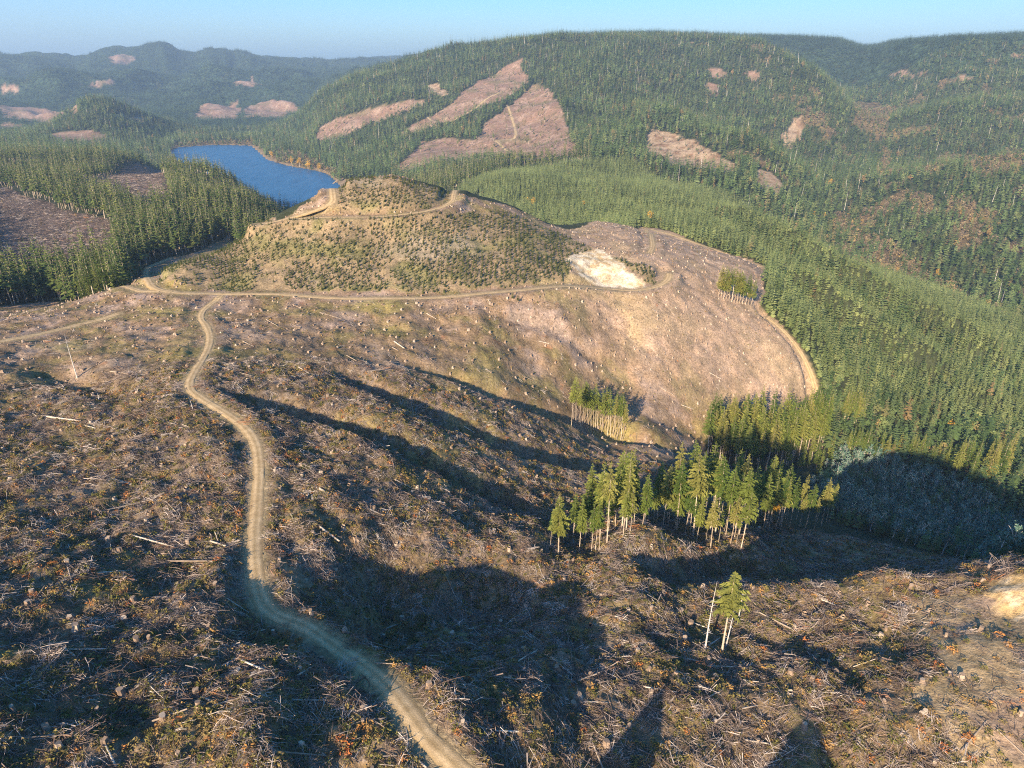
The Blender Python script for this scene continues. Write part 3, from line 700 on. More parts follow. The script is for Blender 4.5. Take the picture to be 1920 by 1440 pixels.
def pick(x, y, mask, h, rmin=0, rmax=1e9, tol=.004):
    r = np.hypot(x, y); k = (y > 5) & (np.abs(np.arctan2(x, y)) < .9) & (r > rmin) & (r < rmax); x, y = x[k], y[k]
    i, j = gij(x, y); k = mask[i, j] & (ROADMASK[i, j] < .05); x, y = x[k], y[k]
    z = H(x, y); k = seen(x, y, z, h, tol); return x[k], y[k], z[k]
PROTO = bpy.data.collections.new('sources')     # shapes the ground cover repeats; not placed in the scene itself
def scatter(name, x, y, z, protos, scl, label, cat, rot=None, tilt=.05, idx=None, rs=None):
    n = len(x)
    me = bpy.data.meshes.new(name); me.vertices.add(n); me.vertices.foreach_set('co', np.stack([x, y, z], 1).astype(np.float32).ravel())
    if rot is None: rot = np.stack([rng.normal(size=n) * tilt, rng.normal(size=n) * tilt, rng.uniform(0, 6.283, n)], 1)
    a = me.attributes.new('rot', 'FLOAT_VECTOR', 'POINT'); a.data.foreach_set('vector', rot.astype(np.float32).ravel())
    scl = np.asarray(scl); scl = np.stack([scl] * 3, 1) if scl.ndim == 1 else scl
    a = me.attributes.new('scl', 'FLOAT_VECTOR', 'POINT'); a.data.foreach_set('vector', scl.astype(np.float32).ravel())
    a = me.attributes.new('idx', 'INT', 'POINT'); a.data.foreach_set('value', (rng.integers(0, len(protos), n) if idx is None else idx).astype(np.int32))
    sub = bpy.data.collections.new('sources_' + name)
    for k, pm in enumerate(protos):
        sub.objects.link(bpy.data.objects.new('%s_source_%02d' % (name, k), pm))
    ng = bpy.data.node_groups.new('spread_' + name, 'GeometryNodeTree')
    ng.interface.new_socket('Geometry', in_out='INPUT', socket_type='NodeSocketGeometry'); ng.interface.new_socket('Geometry', in_out='OUTPUT', socket_type='NodeSocketGeometry')
    gi = ng.nodes.new('NodeGroupInput'); go = ng.nodes.new('NodeGroupOutput'); ip = ng.nodes.new('GeometryNodeInstanceOnPoints'); ci = ng.nodes.new('GeometryNodeCollectionInfo')
    ci.inputs['Collection'].default_value = sub; ci.inputs['Separate Children'].default_value = True; ci.inputs['Reset Children'].default_value = True
    def at(nm, t):
        q = ng.nodes.new('GeometryNodeInputNamedAttribute'); q.data_type = t; q.inputs[0].default_value = nm; return q.outputs[0]
    Lk = ng.links.new
    Lk(gi.outputs[0], ip.inputs['Points']); Lk(ci.outputs[0], ip.inputs['Instance']); ip.inputs['Pick Instance'].default_value = True
    Lk(at('idx', 'INT'), ip.inputs['Instance Index']); Lk(at('rot', 'FLOAT_VECTOR'), ip.inputs['Rotation']); Lk(at('scl', 'FLOAT_VECTOR'), ip.inputs['Scale']); Lk(ip.outputs[0], go.inputs[0])
    o = link(name, me); md = o.modifiers.new('spread', 'NODES'); md.node_group = ng
    print('  scatter', name, n)
    return prop(o, label, cat, kind='stuff')
def on_slope(x, y, strength=1.):
    e = .6; dzx = (H(x + e, y) - H(x - e, y)) / (2 * e) * strength; dzy = (H(x, y + e) - H(x, y - e)) / (2 * e) * strength
    n = len(x); yaw = rng.uniform(0, 6.283, n); nx, ny, nz = -dzx, -dzy, np.ones(n); l = np.sqrt(nx * nx + ny * ny + 1); nx, ny, nz = nx / l, ny / l, nz / l
    ax, ay = np.cos(yaw), np.sin(yaw); az_ = -(nx * ax + ny * ay) / nz; l = np.sqrt(1 + az_ * az_); X = np.stack([ax / l, ay / l, az_ / l], 1); Z = np.stack([nx, ny, nz], 1); Y = np.cross(Z, X)
    return np.stack([np.arctan2(Y[:, 2], Z[:, 2]), -np.arcsin(np.clip(X[:, 2], -1, 1)), np.arctan2(X[:, 1], X[:, 0])], 1)

HP = np.array([.2, .2, .18, .16, .16, .085, .015])
# ------------------------------------------------------------------ woods
ZT = ~Z_CUT & ~Z_CC & ~Z_LAKE & (GZ > 1.0 - 60)
lakeside = (GZ < 1.5) & (GY > 1200) & (GY < 2900) & (GX < 350)
Z_PT = Z_PLANT & ~((RHO < 700) & (AZ_ < .13))
Z_CON = ZT & ~((AZ_ > np.where(RHO < 700, -.40, -.318)) & (AZ_ < -.13) & (RHO < 1250)) & ~Z_PLANT & ~Z_THICK & ~Z_BROWN & ~lakeside
hill_meshes = [conifer_crown(h_, cb_, w_, s, lite=True, dens=.95, ragged=.4).mesh('hillside_tree', [M['needle_hill']]) for s, (h_, cb_, w_) in enumerate([(28, .1, 4.3), (25, .05, 4.8), (31, .2, 4.0), (22, .0, 4.4), (28, .3, 4.6)])]
hill_meshes += [broadleaf_mb(17, 4.6, 190 + s, 16, 9, 1.3, .12).mesh('hillside_tree', [M['needle_hill']]) for s in range(1)] + [join((trunk_mb(26, .45, 77, 4, 26, .9), 0)).mesh('hillside_tree', [M['snag']])]
left_meshes = [join((conifer_crown(26, .3, 4.0, 10 + s, lite=True, dens=1.25, ragged=.5), 0), (trunk_mb(25, .3, s, 5), 1)).mesh('valley_tree', [M['needle_dark'], M['bark']]) for s in range(4)]
plant_meshes = [conifer_crown(12.5, .02, 2.4, 20 + s, lite=True, dens=1.35, ragged=.25).mesh('plantation_tree', [M['needle_plant']]) for s in range(4)]
x, y = jgrid(-3000, 2900, 300, 3500, 9.8); x1, y1, z1 = pick(x, y, Z_CON & (RHO > 1000), 26, 1000, 3300)
k = (x1 < 150) & (y1 < 1500); LX, LY, LZ = x1[k], y1[k], z1[k]
thin = rng.random(len(x1)) < np.clip(.95 + .45 * fbm(x1, y1, 60, 3, 71), .4, 1); q = ~k & thin
wv = lambda n, m_, s_: np.stack([rng.normal(m_, s_, n).clip(.4, 1.5)] * 2 + [rng.normal(m_, s_ * 1.25, n).clip(.4, 1.6)], 1)
scatter('hillside_forest', x1[q], y1[q], z1[q], hill_meshes, wv(q.sum(), .92 + .14 * fbm(x1[q], y1[q], 160, 2, 72), .2), 'dark green conifer forest covering the slopes beyond the plantation', 'forest', idx=rng.choice(7, q.sum(), p=HP))
x, y = jgrid(-900, 200, 340, 1100, 6.6); x2, y2, z2 = pick(x, y, Z_CON & (GX < 120), 26, 0, 1000, .02)
nearleft = (np.hypot(x2, y2) < 470); NLX, NLY, NLZ = x2[nearleft], y2[nearleft], z2[nearleft]
far_l = ~nearleft
lx = np.concatenate([x2[far_l], LX]); ly = np.concatenate([y2[far_l], LY]); lz = np.concatenate([z2[far_l], LZ])
scatter('valley_forest', lx, ly, lz, left_meshes, wv(len(lx), .97, .2), 'dark conifer wood with pale trunks between the cut patches and the lake', 'forest')
x, y = jgrid(100, 900, 330, 1100, 5.8); x3, y3, z3 = pick(x, y, Z_CON & (GX >= 100), 22, 0, 1000, .01)
RX3, RY3, RZ3 = x3, y3, z3
x, y = jgrid(-200, 900, 330, 1600, 3.9, .4); xp, yp, zp = pick(x, y, Z_PT, 13, 0, 1700)
q = rng.random(len(xp)) < .95; xp, yp, zp = xp[q], yp[q], zp[q]
sp = np.clip(1 + .18 * fbm(xp, yp, 40, 3, 33), .7, 1.3) * rng.normal(1, .17, len(xp)).clip(.5, 1.4)
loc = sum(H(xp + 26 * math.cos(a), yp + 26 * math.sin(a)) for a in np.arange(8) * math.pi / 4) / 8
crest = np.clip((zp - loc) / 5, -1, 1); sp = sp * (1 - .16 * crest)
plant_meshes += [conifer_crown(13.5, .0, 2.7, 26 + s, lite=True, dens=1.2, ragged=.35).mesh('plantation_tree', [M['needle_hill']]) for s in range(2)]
pidx = np.where(rng.random(len(xp)) < .06 + .5 * np.clip(-crest, 0, 1), rng.integers(4, 6, len(xp)), rng.integers(0, 4, len(xp)))  # darker crowns favoured in the draws: shade between the spurs put into colour
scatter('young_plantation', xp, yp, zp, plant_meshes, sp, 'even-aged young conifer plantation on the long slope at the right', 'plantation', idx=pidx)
# far slopes: crowns in bunches
def bunch(seed):
    r = np.random.default_rng(seed); b = []
    for k in range(9):
        c = conifer_crown(24 * r.uniform(.7, 1.15), .0, 4.6, seed * 10 + k, lite=True, dens=.3); ox, oy = r.normal(size=2) * 8
        c.v = [(p[0] + ox, p[1] + oy, p[2]) for p in c.v]; b.append((c, 0))
    return join(*b)
bun = [bunch(s).mesh('far_trees', [M['needle_far']]) for s in range(4)]
x, y = jgrid(-6500, 6500, 2600, 7600, 27); x4, y4, z4 = pick(x, y, ~Z_CC & (RHO > 3300) & ~lakeside, 22, 3300, 7600, .002)
scatter('mountain_forest', x4, y4, z4, bun, rng.normal(1, .18, len(x4)).clip(.5, 1.4), 'bluish forest on the distant mountains behind the lake', 'forest')
# broadleaves: brown in the creek bottoms, twiggy grey-green in the shaded hollow
brown_meshes = [broadleaf_mb(9, 3.2, 200 + s, 12, 8, .9, .1).mesh('autumn_tree', [M['leaf_brown']]) for s in range(3)]
x, y = jgrid(-1500, 2600, 700, 3200, 9.); xb, yb, zb = pick(x, y, (Z_BROWN) & ~Z_LAKE & (GZ > .3 - 60), 9, 600, 3000)
q = rng.random(len(xb)) < .7; scatter('autumn_thicket', xb[q], yb[q], zb[q], brown_meshes, rng.normal(1, .25, q.sum()).clip(.4, 1.6), 'brown autumn broadleaf growth along the creek and lake shore', 'thicket')
q = rng.random(len(xb)) < .4; scatter('creek_conifers', xb[q] + 3, yb[q], H(xb[q] + 3, yb[q]), hill_meshes[:6], rng.normal(.7, .15, q.sum()).clip(.3, 1), 'scattered small conifers among the brown creek growth', 'forest')
small_con = [conifer_crown(9, .02, 2.3, 330 + s, lite=True, dens=1.3).mesh('twiggy_tree', [M['needle_hill']]) for s in range(5)]
thick_meshes = small_con + [join((broadleaf_mb(12, 2.1, 300 + s, 20, 14, .42, .2), 0), (limbs_mb(12, 2.2, s), 1)).mesh('twiggy_tree', [M['leaf_grey'], M['snag']]) for s in range(4)]
x, y = jgrid(40, 700, 150, 520, 3.0); xt, yt, zt = pick(x, y, Z_THICK, 10, 0, 700)
scatter('hollow_thicket', xt, yt, zt, thick_meshes, rng.normal(.72, .22, len(xt)).clip(.3, 1.3), 'dense twiggy broadleaf thicket filling the shaded hollow', 'thicket')
xk, yk, zk = pick(*jgrid(-700, 700, 1300, 3000, 16.), zone(CC[0], CC[1], CC[2]), 24, 900, 3200); q = rng.random(len(xk)) < .08 + .6 * (fbm(xk, yk, 55, 2, 411) > .62)
scatter('leave_trees', xk[q], yk[q], zk[q], left_meshes, wv(q.sum(), .8, .2), 'few trees left standing on the pinkish hillside clearcuts', 'forest')
# patches cut long ago on the hills carry a little scrub and slash
x, y = jgrid(-1200, 1300, 600, 3200, 7.); xs, ys, zs = pick(x, y, Z_CC, 4, 500, 3200)
q = rng.random(len(xs)) < .4 * np.clip(.5 + fbm(xs, ys, 60, 3, 401), .1, 1); scatter('hill_scrub', xs[q], ys[q], zs[q], brown_meshes, rng.normal(.28, .1, q.sum()).clip(.1, .6), 'low brown scrub on the cut patches of the hills', 'scrub')
pr_m = zone(CC[6], CC[7], CC[8], CC[3]); x, y = jgrid(200, 1300, 900, 3000, 14.); xs, ys, zs = pick(x, y, pr_m, 12, 500, 3200)
q = rng.random(len(xs)) < .22; scatter('outcrop_conifers', xs[q], ys[q], zs[q], hill_meshes[:6], rng.normal(.55, .15, q.sum()).clip(.3, .9), 'few small conifers on the pale rocky outcrop', 'forest')

# ------------------------------------------------------------------ slash and low growth on the clearcut
OPEN = Z_CUT & ~Z_QUARRY & ~Z_ROCK
slash_a = [slash_mb(s, 15, 1.6, .4, 3.4, .062, .65, 3).mesh('slash', [M['stick']]) for s in range(8)]
slash_b = [slash_mb(40 + s, 14, 1.2, .3, 1.8, .052, .45, 2).mesh('slash', [M['stick']]) for s in range(6)]
slash_far = [slash_mb(60 + s, 6, 2.2, 1., 4.5, .10, .3, 0).mesh('slash', [M['stick']]) for s in range(6)]
shrubs = [shrub_mb(s, 46, .6, .75, .15).mesh('shrub', [M['shrub']]) for s in range(6)]
shrub_far = [shrub_mb(20 + s, 18, .7, .6, .28).mesh('shrub', [M['shrub']]) for s in range(4)]
dens_n = lambda x, y, sd, sc=9: fbm(x, y, sc, 3, sd)
NEAR = OPEN & ~Z_KNOLL
x, y = jgrid(-280, 300, 20, 300, .98, .5); xa, ya, za = pick(x, y, NEAR, 1, 0, 270)
r = np.hypot(xa, ya); q = rng.random(len(xa)) < np.interp(r, [60, 130, 200, 270], [1, .85, .7, .4]) * np.clip(.85 + 1.2 * dens_n(xa, ya, 201, 12), .2, 1) * np.where(Z_DRY[gij(xa, ya)], .16, 1) * np.where((xa > -10) & (ya > 190), .5, 1)
xa, ya, za = xa[q], ya[q], za[q]
scatter('slash_debris', xa, ya, za - .05, slash_a + slash_b, rng.normal(1, .28, len(xa)).clip(.45, 1.8), 'tangled grey logging slash strewn over the clearcut', 'slash', rot=on_slope(xa, ya))
x, y = jgrid(-280, 300, 20, 300, .9, .5); xc, yc, zc = pick(x, y, NEAR, 1, 0, 260)
r = np.hypot(xc, yc); q = rng.random(len(xc)) < np.interp(r, [60, 130, 200, 260], [.85, .75, .6, .35]) * np.clip(.55 - .7 * dens_n(xc, yc, 201) + .5 * dens_n(xc, yc, 203, 25), .1, 1) * np.where(Z_DRY[gij(xc, yc)], .25, 1)
xc, yc, zc = xc[q], yc[q], zc[q]
scatter('undergrowth', xc, yc, zc - .05, shrubs, rng.normal(1, .3, len(xc)).clip(.4, 1.9), 'olive and rusty low brush growing between the slash', 'undergrowth', tilt=.15)
x, y = jgrid(-300, 330, 200, 620, 2.3, .5); xd, yd, zd = pick(x, y, OPEN, 1, 235, 640)
q = rng.random(len(xd)) < .62 * np.clip(.6 + .8 * dens_n(xd, yd, 205, 16), .12, 1) * np.where(Z_KNOLL[gij(xd, yd)], .12, 1) * np.where((xd > 0) & (yd > 300), .85, 1); xd, yd, zd = xd[q], yd[q], zd[q]
scatter('distant_slash', xd, yd, zd - .06, slash_far, rng.normal(.85, .25, len(xd)).clip(.4, 1.5), 'thin slash scattered over the farther hillside', 'slash', rot=on_slope(xd, yd))
x, y = jgrid(-300, 330, 200, 620, 2.4, .5); xe, ye, ze = pick(x, y, OPEN, 1, 235, 640)
q = rng.random(len(xe)) < .45 * np.clip(.5 + .8 * dens_n(xe, ye, 207, 20), .06, 1) * np.where((xe > 0) & (ye > 300), .5, 1); xe, ye, ze = xe[q], ye[q], ze[q]
scatter('distant_undergrowth', xe, ye, ze - .05, shrub_far, rng.normal(.75, .22, len(xe)).clip(.35, 1.4), 'low olive brush on the farther hillside', 'undergrowth', tilt=.15)
# slash on the left valley clearcuts
x, y = jgrid(-800, 50, 500, 1400, 4.2, .5); xg, yg, zg = pick(x, y, lf, 2, 450, 1500)
scatter('valley_slash', xg, yg, zg, slash_far, rng.normal(1.7, .4, len(xg)).clip(.8, 2.6), 'dark slash littering the left valley clearcuts', 'slash', rot=on_slope(xg, yg))
# ------------------------------------------------------------------ individual things
ONES = 'first second third fourth fifth sixth seventh eighth ninth tenth eleventh twelfth thirteenth fourteenth fifteenth sixteenth seventeenth eighteenth nineteenth'.split()
CARD = {20: 'twenty', 30: 'thirty', 40: 'forty', 50: 'fifty', 60: 'sixty', 70: 'seventy', 80: 'eighty', 90: 'ninety', 100: 'hundred'}
def ordw(n):
    if n <= 19: return ONES[n - 1]
    t, o = n // 10 * 10, n % 10
    if n == 100: return 'hundredth'
    if n > 100: return 'hundred-and-' + ordw(n - 100)
    return (CARD[t][:-1] + 'ieth') if o == 0 else CARD[t] + '-' + ONES[o - 1]
def empty(name, loc, rz=0, tilt=(0, 0), scl=(1, 1, 1)):
    o = bpy.data.objects.new(name, None); COL.objects.link(o); o.location = loc; o.rotation_euler = (tilt[0], tilt[1], rz); o.scale = scl; o.empty_display_size = .5
    return o
TREE_H = 30.
HERO = []
for s, (cb, wid) in enumerate([(.48, 3.6), (.40, 4.0), (.58, 3.1), (.46, 3.7), (.30, 4.2), (.53, 3.9)]):
    HERO.append((conifer_crown(TREE_H, cb, wid, 500 + s, ragged=.45, dens=1.15).mesh('crown', [M['needle']]), trunk_mb(TREE_H - .5, .27, s, 7, 14, cb).mesh('trunk', [M['bark']])))
HERO_D = []
for s, (cb, wid) in enumerate([(.16, 3.6), (.24, 3.3), (.12, 3.9), (.30, 3.2)]):
    HERO_D.append((conifer_crown(TREE_H, cb, wid, 600 + s, ragged=.4, dens=.95).mesh('crown', [M['needle_dark']]), trunk_mb(TREE_H - .5, .32, 20 + s, 6, 6, cb).mesh('trunk', [M['bark']])))
HERO_G = [(conifer_crown(TREE_H, cb, wid, 650 + s, ragged=.35, dens=.9).mesh('crown', [M['needle']]), trunk_mb(TREE_H - .5, .3, 30 + s, 6, 6, cb).mesh('trunk', [M['bark']])) for s, (cb, wid) in enumerate([(.14, 4.0), (.22, 3.6), (.3, 3.4)])]
def conifer(p, h, kind=HERO, k=None, wide=1., lean=.02, name='conifer_tree'):
    k = int(rng.integers(len(kind))) if k is None else k
    s = h / TREE_H; w = s * wide * rng.uniform(.74, 1.02)
    z = float(H(p[0], p[1])) - .2
    t = empty(name, (p[0], p[1], z), rng.uniform(0, 6.28), rng.normal(size=2) * lean * 1.5, (w, w, s))
    link('trunk', kind[k][1], t); link('crown', kind[k][0], t); t['h'] = h
    return t
def ht(p, vt):
    """tree height whose tip reaches photo row vt when it stands at p"""
    return ZC + float(R_of(vt)) * p[1] - float(H(p[0], p[1]))
def label_row(ts, text, cat, group):
    ts.sort(key=lambda o: project(o.location.x, o.location.y, o.location.z)[0])
    for i, o in enumerate(ts): prop(o, text.format(n=ordw(i + 1)), cat, group)

# near stand beside the hollow
front = '''1047,1039,929,1.35,1;1032,1024,962,.8,0;1086,1033,928,1,1;1109,1035,942,.9,0;1116,1034,950,.8,2;1124,1030,937,.9,0;1138,1019,862,.8,2;1168,1008,916,.95,0;1265,995,877,1,4;1284,1001,897,.95,0;1297,1006,936,.8,2;1305,1018,932,.85,1;1323,1018,957,.7,3;1332,1030,932,1,0;1347,1018,958,.8,2;1369,1022,931,.9,0;1380,1022,968,.7,2;1389,1030,920,1.05,5'''
back = '''1153,995,896,.9,3;1107,992,864,1,4;1120,990,905,.8,3;1174,995,858,.95,4;1189,983,875,.9,1;1204,989,884,1,4;1216,975,913,.9,3;1232,975,864,1.1,4;1250,975,900,1,4;1243,985,872,1,1;1272,985,907,.9,1;1326,950,880,.95,1;1350,950,871,1,4;1370,945,872,1,4;1390,940,864,1,4;1408,950,890,.9,1;1380,960,890,1,4;1431,995,884,1,1;1441,992,896,.9,5;1463,995,893,.7,3;1455,990,892,.8,5;1479,992,907,.85,5;1097,1000,930,.9,1;1140,1000,920,.8,3;1182,1000,930,.8,0;1225,985,940,.8,3;1310,985,930,.8,1;1357,1000,920,.9,0;1395,1000,925,.9,0;1340,985,915,.9,3'''
ts = []
for s_ in front.split(';'):
    u, v, vt, w, k = [float(q) for q in s_.split(',')]; p = hit(u, v); ts.append(conifer(p, np.clip(ht(p, vt), 12, 36), k=int(k), wide=w))
label_row(ts, '{n} conifer from the left along the front edge of the near stand', 'conifer', 'conifers on the front edge of the near stand')
tb_ = []
for s_ in back.split(';'):
    u, v, vt, w, k = [float(q) for q in s_.split(',')]; p = hit(u, v); tb_.append(conifer(p, np.clip(ht(p, vt), 14, 36), k=int(k), wide=w))
PB = np.array([(1042, 1020), (1095, 985), (1170, 978), (1240, 972), (1300, 968), (1400, 945), (1480, 960), (1475, 995), (1412, 1010), (1300, 1008), (1240, 995), (1180, 1000), (1120, 1022)], float); n_try = 0
while len(tb_) < 96 and n_try < 900:
    n_try += 1; u, v = rng.uniform(1042, 1480), rng.uniform(945, 1022)
    if not in_poly(np.array([u]), np.array([v]), PB)[0]: continue
    p = hit(u, v)
    if min([np.hypot(p[0] - t.location.x, p[1] - t.location.y) for t in tb_]) < 1.9: continue
    tb_.append(conifer(p, rng.uniform(13, 30), k=int(rng.choice([0, 2, 3, 5])), wide=.95))
label_row(tb_, '{n} conifer from the left in the rear rows of the near stand', 'conifer', 'conifers in the rear rows of the near stand')
# small clump on the spur in the middle of the clearcut
ts = []
for i in range(25):
    f = (i + rng.uniform(-.3, .3)) / 24; u = 1072 + 96 * f; v = 800 + 27 * f - rng.uniform(0, 1) ** 2 * 15
    p = hit(u, v); ts.append(conifer(p, np.clip(ht(p, v - rng.uniform(72, 92)), 14, 34), k=int(rng.choice([0, 2, 5, 2])), wide=.78))
label_row(ts, '{n} slender conifer from the left in the lone clump on the spur', 'conifer', 'conifers of the lone clump on the spur')
# larger stand above the shaded clearing
P3 = [(1325, 850), (1345, 866), (1400, 880), (1440, 878), (1480, 866), (1545, 842), (1545, 808), (1450, 825), (1380, 815), (1335, 828)]
e3 = [(1332, 850), (1343, 862), (1352, 868), (1366, 872), (1378, 880), (1392, 888), (1407, 886), (1420, 882), (1436, 880), (1450, 876), (1463, 872), (1474, 868), (1486, 864), (1497, 860), (1508, 856), (1519, 851), (1530, 846), (1541, 840)]
ts = []
for u, v in e3:
    p = hit(u, v + rng.uniform(-3, 3)); ts.append(conifer(p, np.clip(ht(p, v - rng.uniform(72, 98)), 16, 36), k=int(rng.choice([0, 1, 3, 5])), wide=.95))
label_row(ts, '{n} conifer from the left on the front edge of the larger stand', 'conifer', 'front conifers of the larger stand')
ts = []; P3a = np.array(P3, float); n_try = 0
while len(ts) < 72 and n_try < 900:
    n_try += 1; u, v = rng.uniform(1325, 1560), rng.uniform(806, 890)
    if not in_poly(np.array([u]), np.array([v]), P3a)[0]: continue
    p = hit(u, v)
    if min([np.hypot(p[0] - t.location.x, p[1] - t.location.y) for t in ts] + [9]) < 2.6: continue
    ts.append(conifer(p, np.clip(ht(p, v - rng.uniform(62, 104)) , 14, 38), k=int(rng.choice([1, 4, 4, 3])), wide=1.0))
label_row(ts, '{n} conifer from the left among the inner rows of the larger stand', 'conifer', 'inner conifers of the larger stand')
# little stand at the crest of the pale clearcut
ts = []
for u, v, vt in [(1347, 556, 503), (1352, 558, 512), (1357, 561, 506), (1362, 561, 516), (1367, 563, 510), (1372, 566, 504), (1377, 567, 514), (1382, 568, 520), (1387, 568, 513), (1392, 570, 523), (1398, 571, 520), (1403, 572, 528), (1408, 573, 530), (1360, 552, 509), (1385, 558, 518)]:
    p = hit(u, v); ts.append(conifer(p, np.clip(ht(p, vt - 9), 8, 30), k=int(rng.choice([0, 1, 4])), wide=1.1))
label_row(ts, '{n} thin conifer from the left in the short row on the pale clearcut crest', 'conifer', 'thin conifers on the pale crest')
# three stems in the front right clearcut
p = hit(1353, 1224); t = conifer(p, ht(p, 1070), k=5, wide=1.25, lean=0); prop(t, 'lone living conifer standing in the front right slash with a dense crown', 'conifer')
def snag(name, u, v, vt, label, lean=(0, 0), r=.2, stubs=10):
    p = hit(u, v); h = ht(p, vt); o = link(name, trunk_mb(h, r, int(u), 7, stubs, .8).mesh(name, [M['snag']])); o.location = (p[0], p[1], float(H(*p)) - .2); o.rotation_euler = (lean[0], lean[1], 0)
    return prop(o, label, 'dead tree')
snag('dead_snag', 1322, 1218, 1088, 'bare dead snag left of the lone living conifer', (0, .015), .19, 16)
snag('dead_snag', 1382, 1172, 1088, 'bare dead snag right of the lone living conifer', (0, .0), .16, 8)
snag('dead_snag', 1361, 1212, 1110, 'short dead stem behind the lone living conifer', (0, .03), .14, 8)
snag('dead_snag', 145, 708, 624, 'tall silver snag standing alone in the left clearcut', (0, .0), .24, 3)
snag('dead_snag', 186, 752, 736, 'broken stub in the shaded gully left of the road', (0, .05), .2, 3)
snag('dead_snag', 362, 768, 746, 'forked grey stub at the shaded bend of the road', (0, -.08), .14, 5)
# two small conifers under the quarry road
for u, v, vt, lb in ((961, 562, 547, 'smaller bushy conifer just below the quarry road, on the left of the pair'), (971, 568, 551, 'bushier small conifer just below the quarry road, on the right of the pair')):
    p = hit(u, v); prop(conifer(p, ht(p, vt), kind=HERO_D, wide=1.7), lb, 'conifer', 'pair of small conifers below the road')
# tall conifers at the right, between the plantation and the shaded hollow
ts = []
for i in range(15):
    u = 1552 + 62 * rng.random(); v = 778 + 12 * rng.random() + (u - 1552) * .12; p = hit(u, v); ts.append(conifer(p, np.clip(ht(p, v - rng.uniform(45, 80)), 10, 26), kind=HERO_G))
label_row(ts, '{n} full conifer from the left beside the end of the curved dirt road', 'conifer', 'conifers at the end of the curved road')
ts = []
for i in range(30):
    u = 1585 + 205 * (i + rng.random()) / 30; v = 846 + 26 * (u - 1585) / 205 + rng.uniform(0, 14); p = hit(u, v); ts.append(conifer(p, np.clip(ht(p, v - rng.uniform(38, 58)), 9, 22), kind=HERO_G))
label_row(ts, '{n} sunlit conifer from the left along the edge of the blue shade', 'conifer', 'conifers along the edge of the shade')
ts = []
for i in range(18):
    u = rng.uniform(1775, 1880); v = 925 - (u - 1775) * .28 + rng.uniform(-32, 8); p = hit(u, v); ts.append(conifer(p, np.clip(ht(p, v - rng.uniform(60, 98)), 12, 32), kind=HERO_G))
label_row(ts, '{n} big conifer from the left in the group near the right edge', 'conifer', 'big conifers near the right edge')
# conifers in the shade behind the near stand, and scattered ones on the lower right slope
ts = []
for i in range(16):
    u = 1425 + 135 * (i + rng.random()) / 16; v = 992 - rng.uniform(0, 22) + (u - 1425) * .06; p = hit(u, v); ts.append(conifer(p, np.clip(ht(p, v - rng.uniform(60, 92)), 12, 30), k=int(rng.choice([0, 2, 5, 3])), wide=.85))
label_row(ts, '{n} shaded thin conifer from the left in the row right of the near stand', 'conifer', 'shaded conifers right of the near stand')
ts = []
o_ = np.argsort(np.hypot(RX3, RY3) + 40 * rng.random(len(RX3)))
for i in o_[:40]:
    p = (RX3[i], RY3[i]); u, v = project(RX3[i], RY3[i], RZ3[i])
    if u < 1930: ts.append(conifer(p, 15 * rng.uniform(.7, 1.3), kind=HERO_G))
for o in ts: prop(o, 'mid-sized conifer on the lower right slope under the plantation', 'conifer', 'conifers on the lower right slope')
rest = o_[40:]; scatter('slope_forest', RX3[rest], RY3[rest], RZ3[rest], hill_meshes[:6], rng.normal(.62, .14, len(rest)).clip(.35, 1), 'mid-sized conifers massed on the lower right slope', 'forest')
# crowded dark wood at the left edge
o_ = np.argsort(np.hypot(NLX, NLY)); ts = []
for n_, i in enumerate(o_[:110]):
    t = conifer((NLX[i], NLY[i]), 25 * np.clip(rng.normal(1, .17), .6, 1.4), kind=HERO_D); prop(t, 'dark bushy conifer in the crowded wood at the left edge', 'conifer', 'dark conifers of the wood at the left edge')
print('  left wood', len(o_))
if len(o_) > 110:
    r_ = o_[110:]; scatter('left_wood', NLX[r_], NLY[r_], NLZ[r_], left_meshes, rng.normal(1, .15, len(r_)).clip(.6, 1.4), 'rest of the dark wood behind the left edge', 'forest')

# golden broadleaf trees
GOLD = [(broadleaf_mb(10, 2.6, 800 + s, 26, 14, .45, .22).mesh('crown', [M['leaf_gold']]), limbs_mb(10, 2.4, 80 + s).mesh('trunk', [M['bark']])) for s in range(3)]
gl = [(1000, 390, 369, 'golden tree rising from the plantation, taller left one behind the knoll'), (991, 381, 368, 'smaller golden tree just left of the tall one behind the knoll'), (1093, 393, 374, 'single golden tree in the plantation above the bare trunks'), (1218, 420, 394, 'tall golden tree at the landing beyond the quarry'), (1237, 421, 405, 'lower golden tree right of the landing beyond the quarry'),
      (1525, 408, 394, 'golden tree at the creek, left of a pair'), (1545, 414, 398, 'broad golden tree at the creek, right of a pair'), (1555, 350, 334, 'lone golden tree on the far wooded slope'), (1757, 520, 502, 'golden tree on the creek bank beyond the plantation crest'), (1780, 808, 786, 'bright orange tree at the edge of shade, left of two'), (1813, 812, 790, 'orange tree at the edge of shade, right of two'),
      (1440, 978, 925, 'orange-leaved tree among the near stand conifers'), (548, 312, 287, 'golden lake shore tree, largest of the row'), (562, 313, 292, 'golden lake shore tree right of the largest'), (578, 318, 298, 'pale golden tree near the lake shore corner'), (510, 298, 282, 'golden tree farthest left on the lake shore'), (600, 323, 305, 'tan tree at the near corner of the lake shore')]
for i, (u, v, vt, lb) in enumerate(gl):
    p = hit(u, v); h = float(np.clip(ht(p, vt), 3, 26)); t = empty('golden_tree', (p[0], p[1], float(H(*p)) - .2), rng.uniform(0, 6), (0, 0), (h / 10 * .85, h / 10 * .85, h / 10))
    link('trunk', GOLD[i % 3][1], t); link('crown', GOLD[i % 3][0], t); prop(t, lb, 'tree')

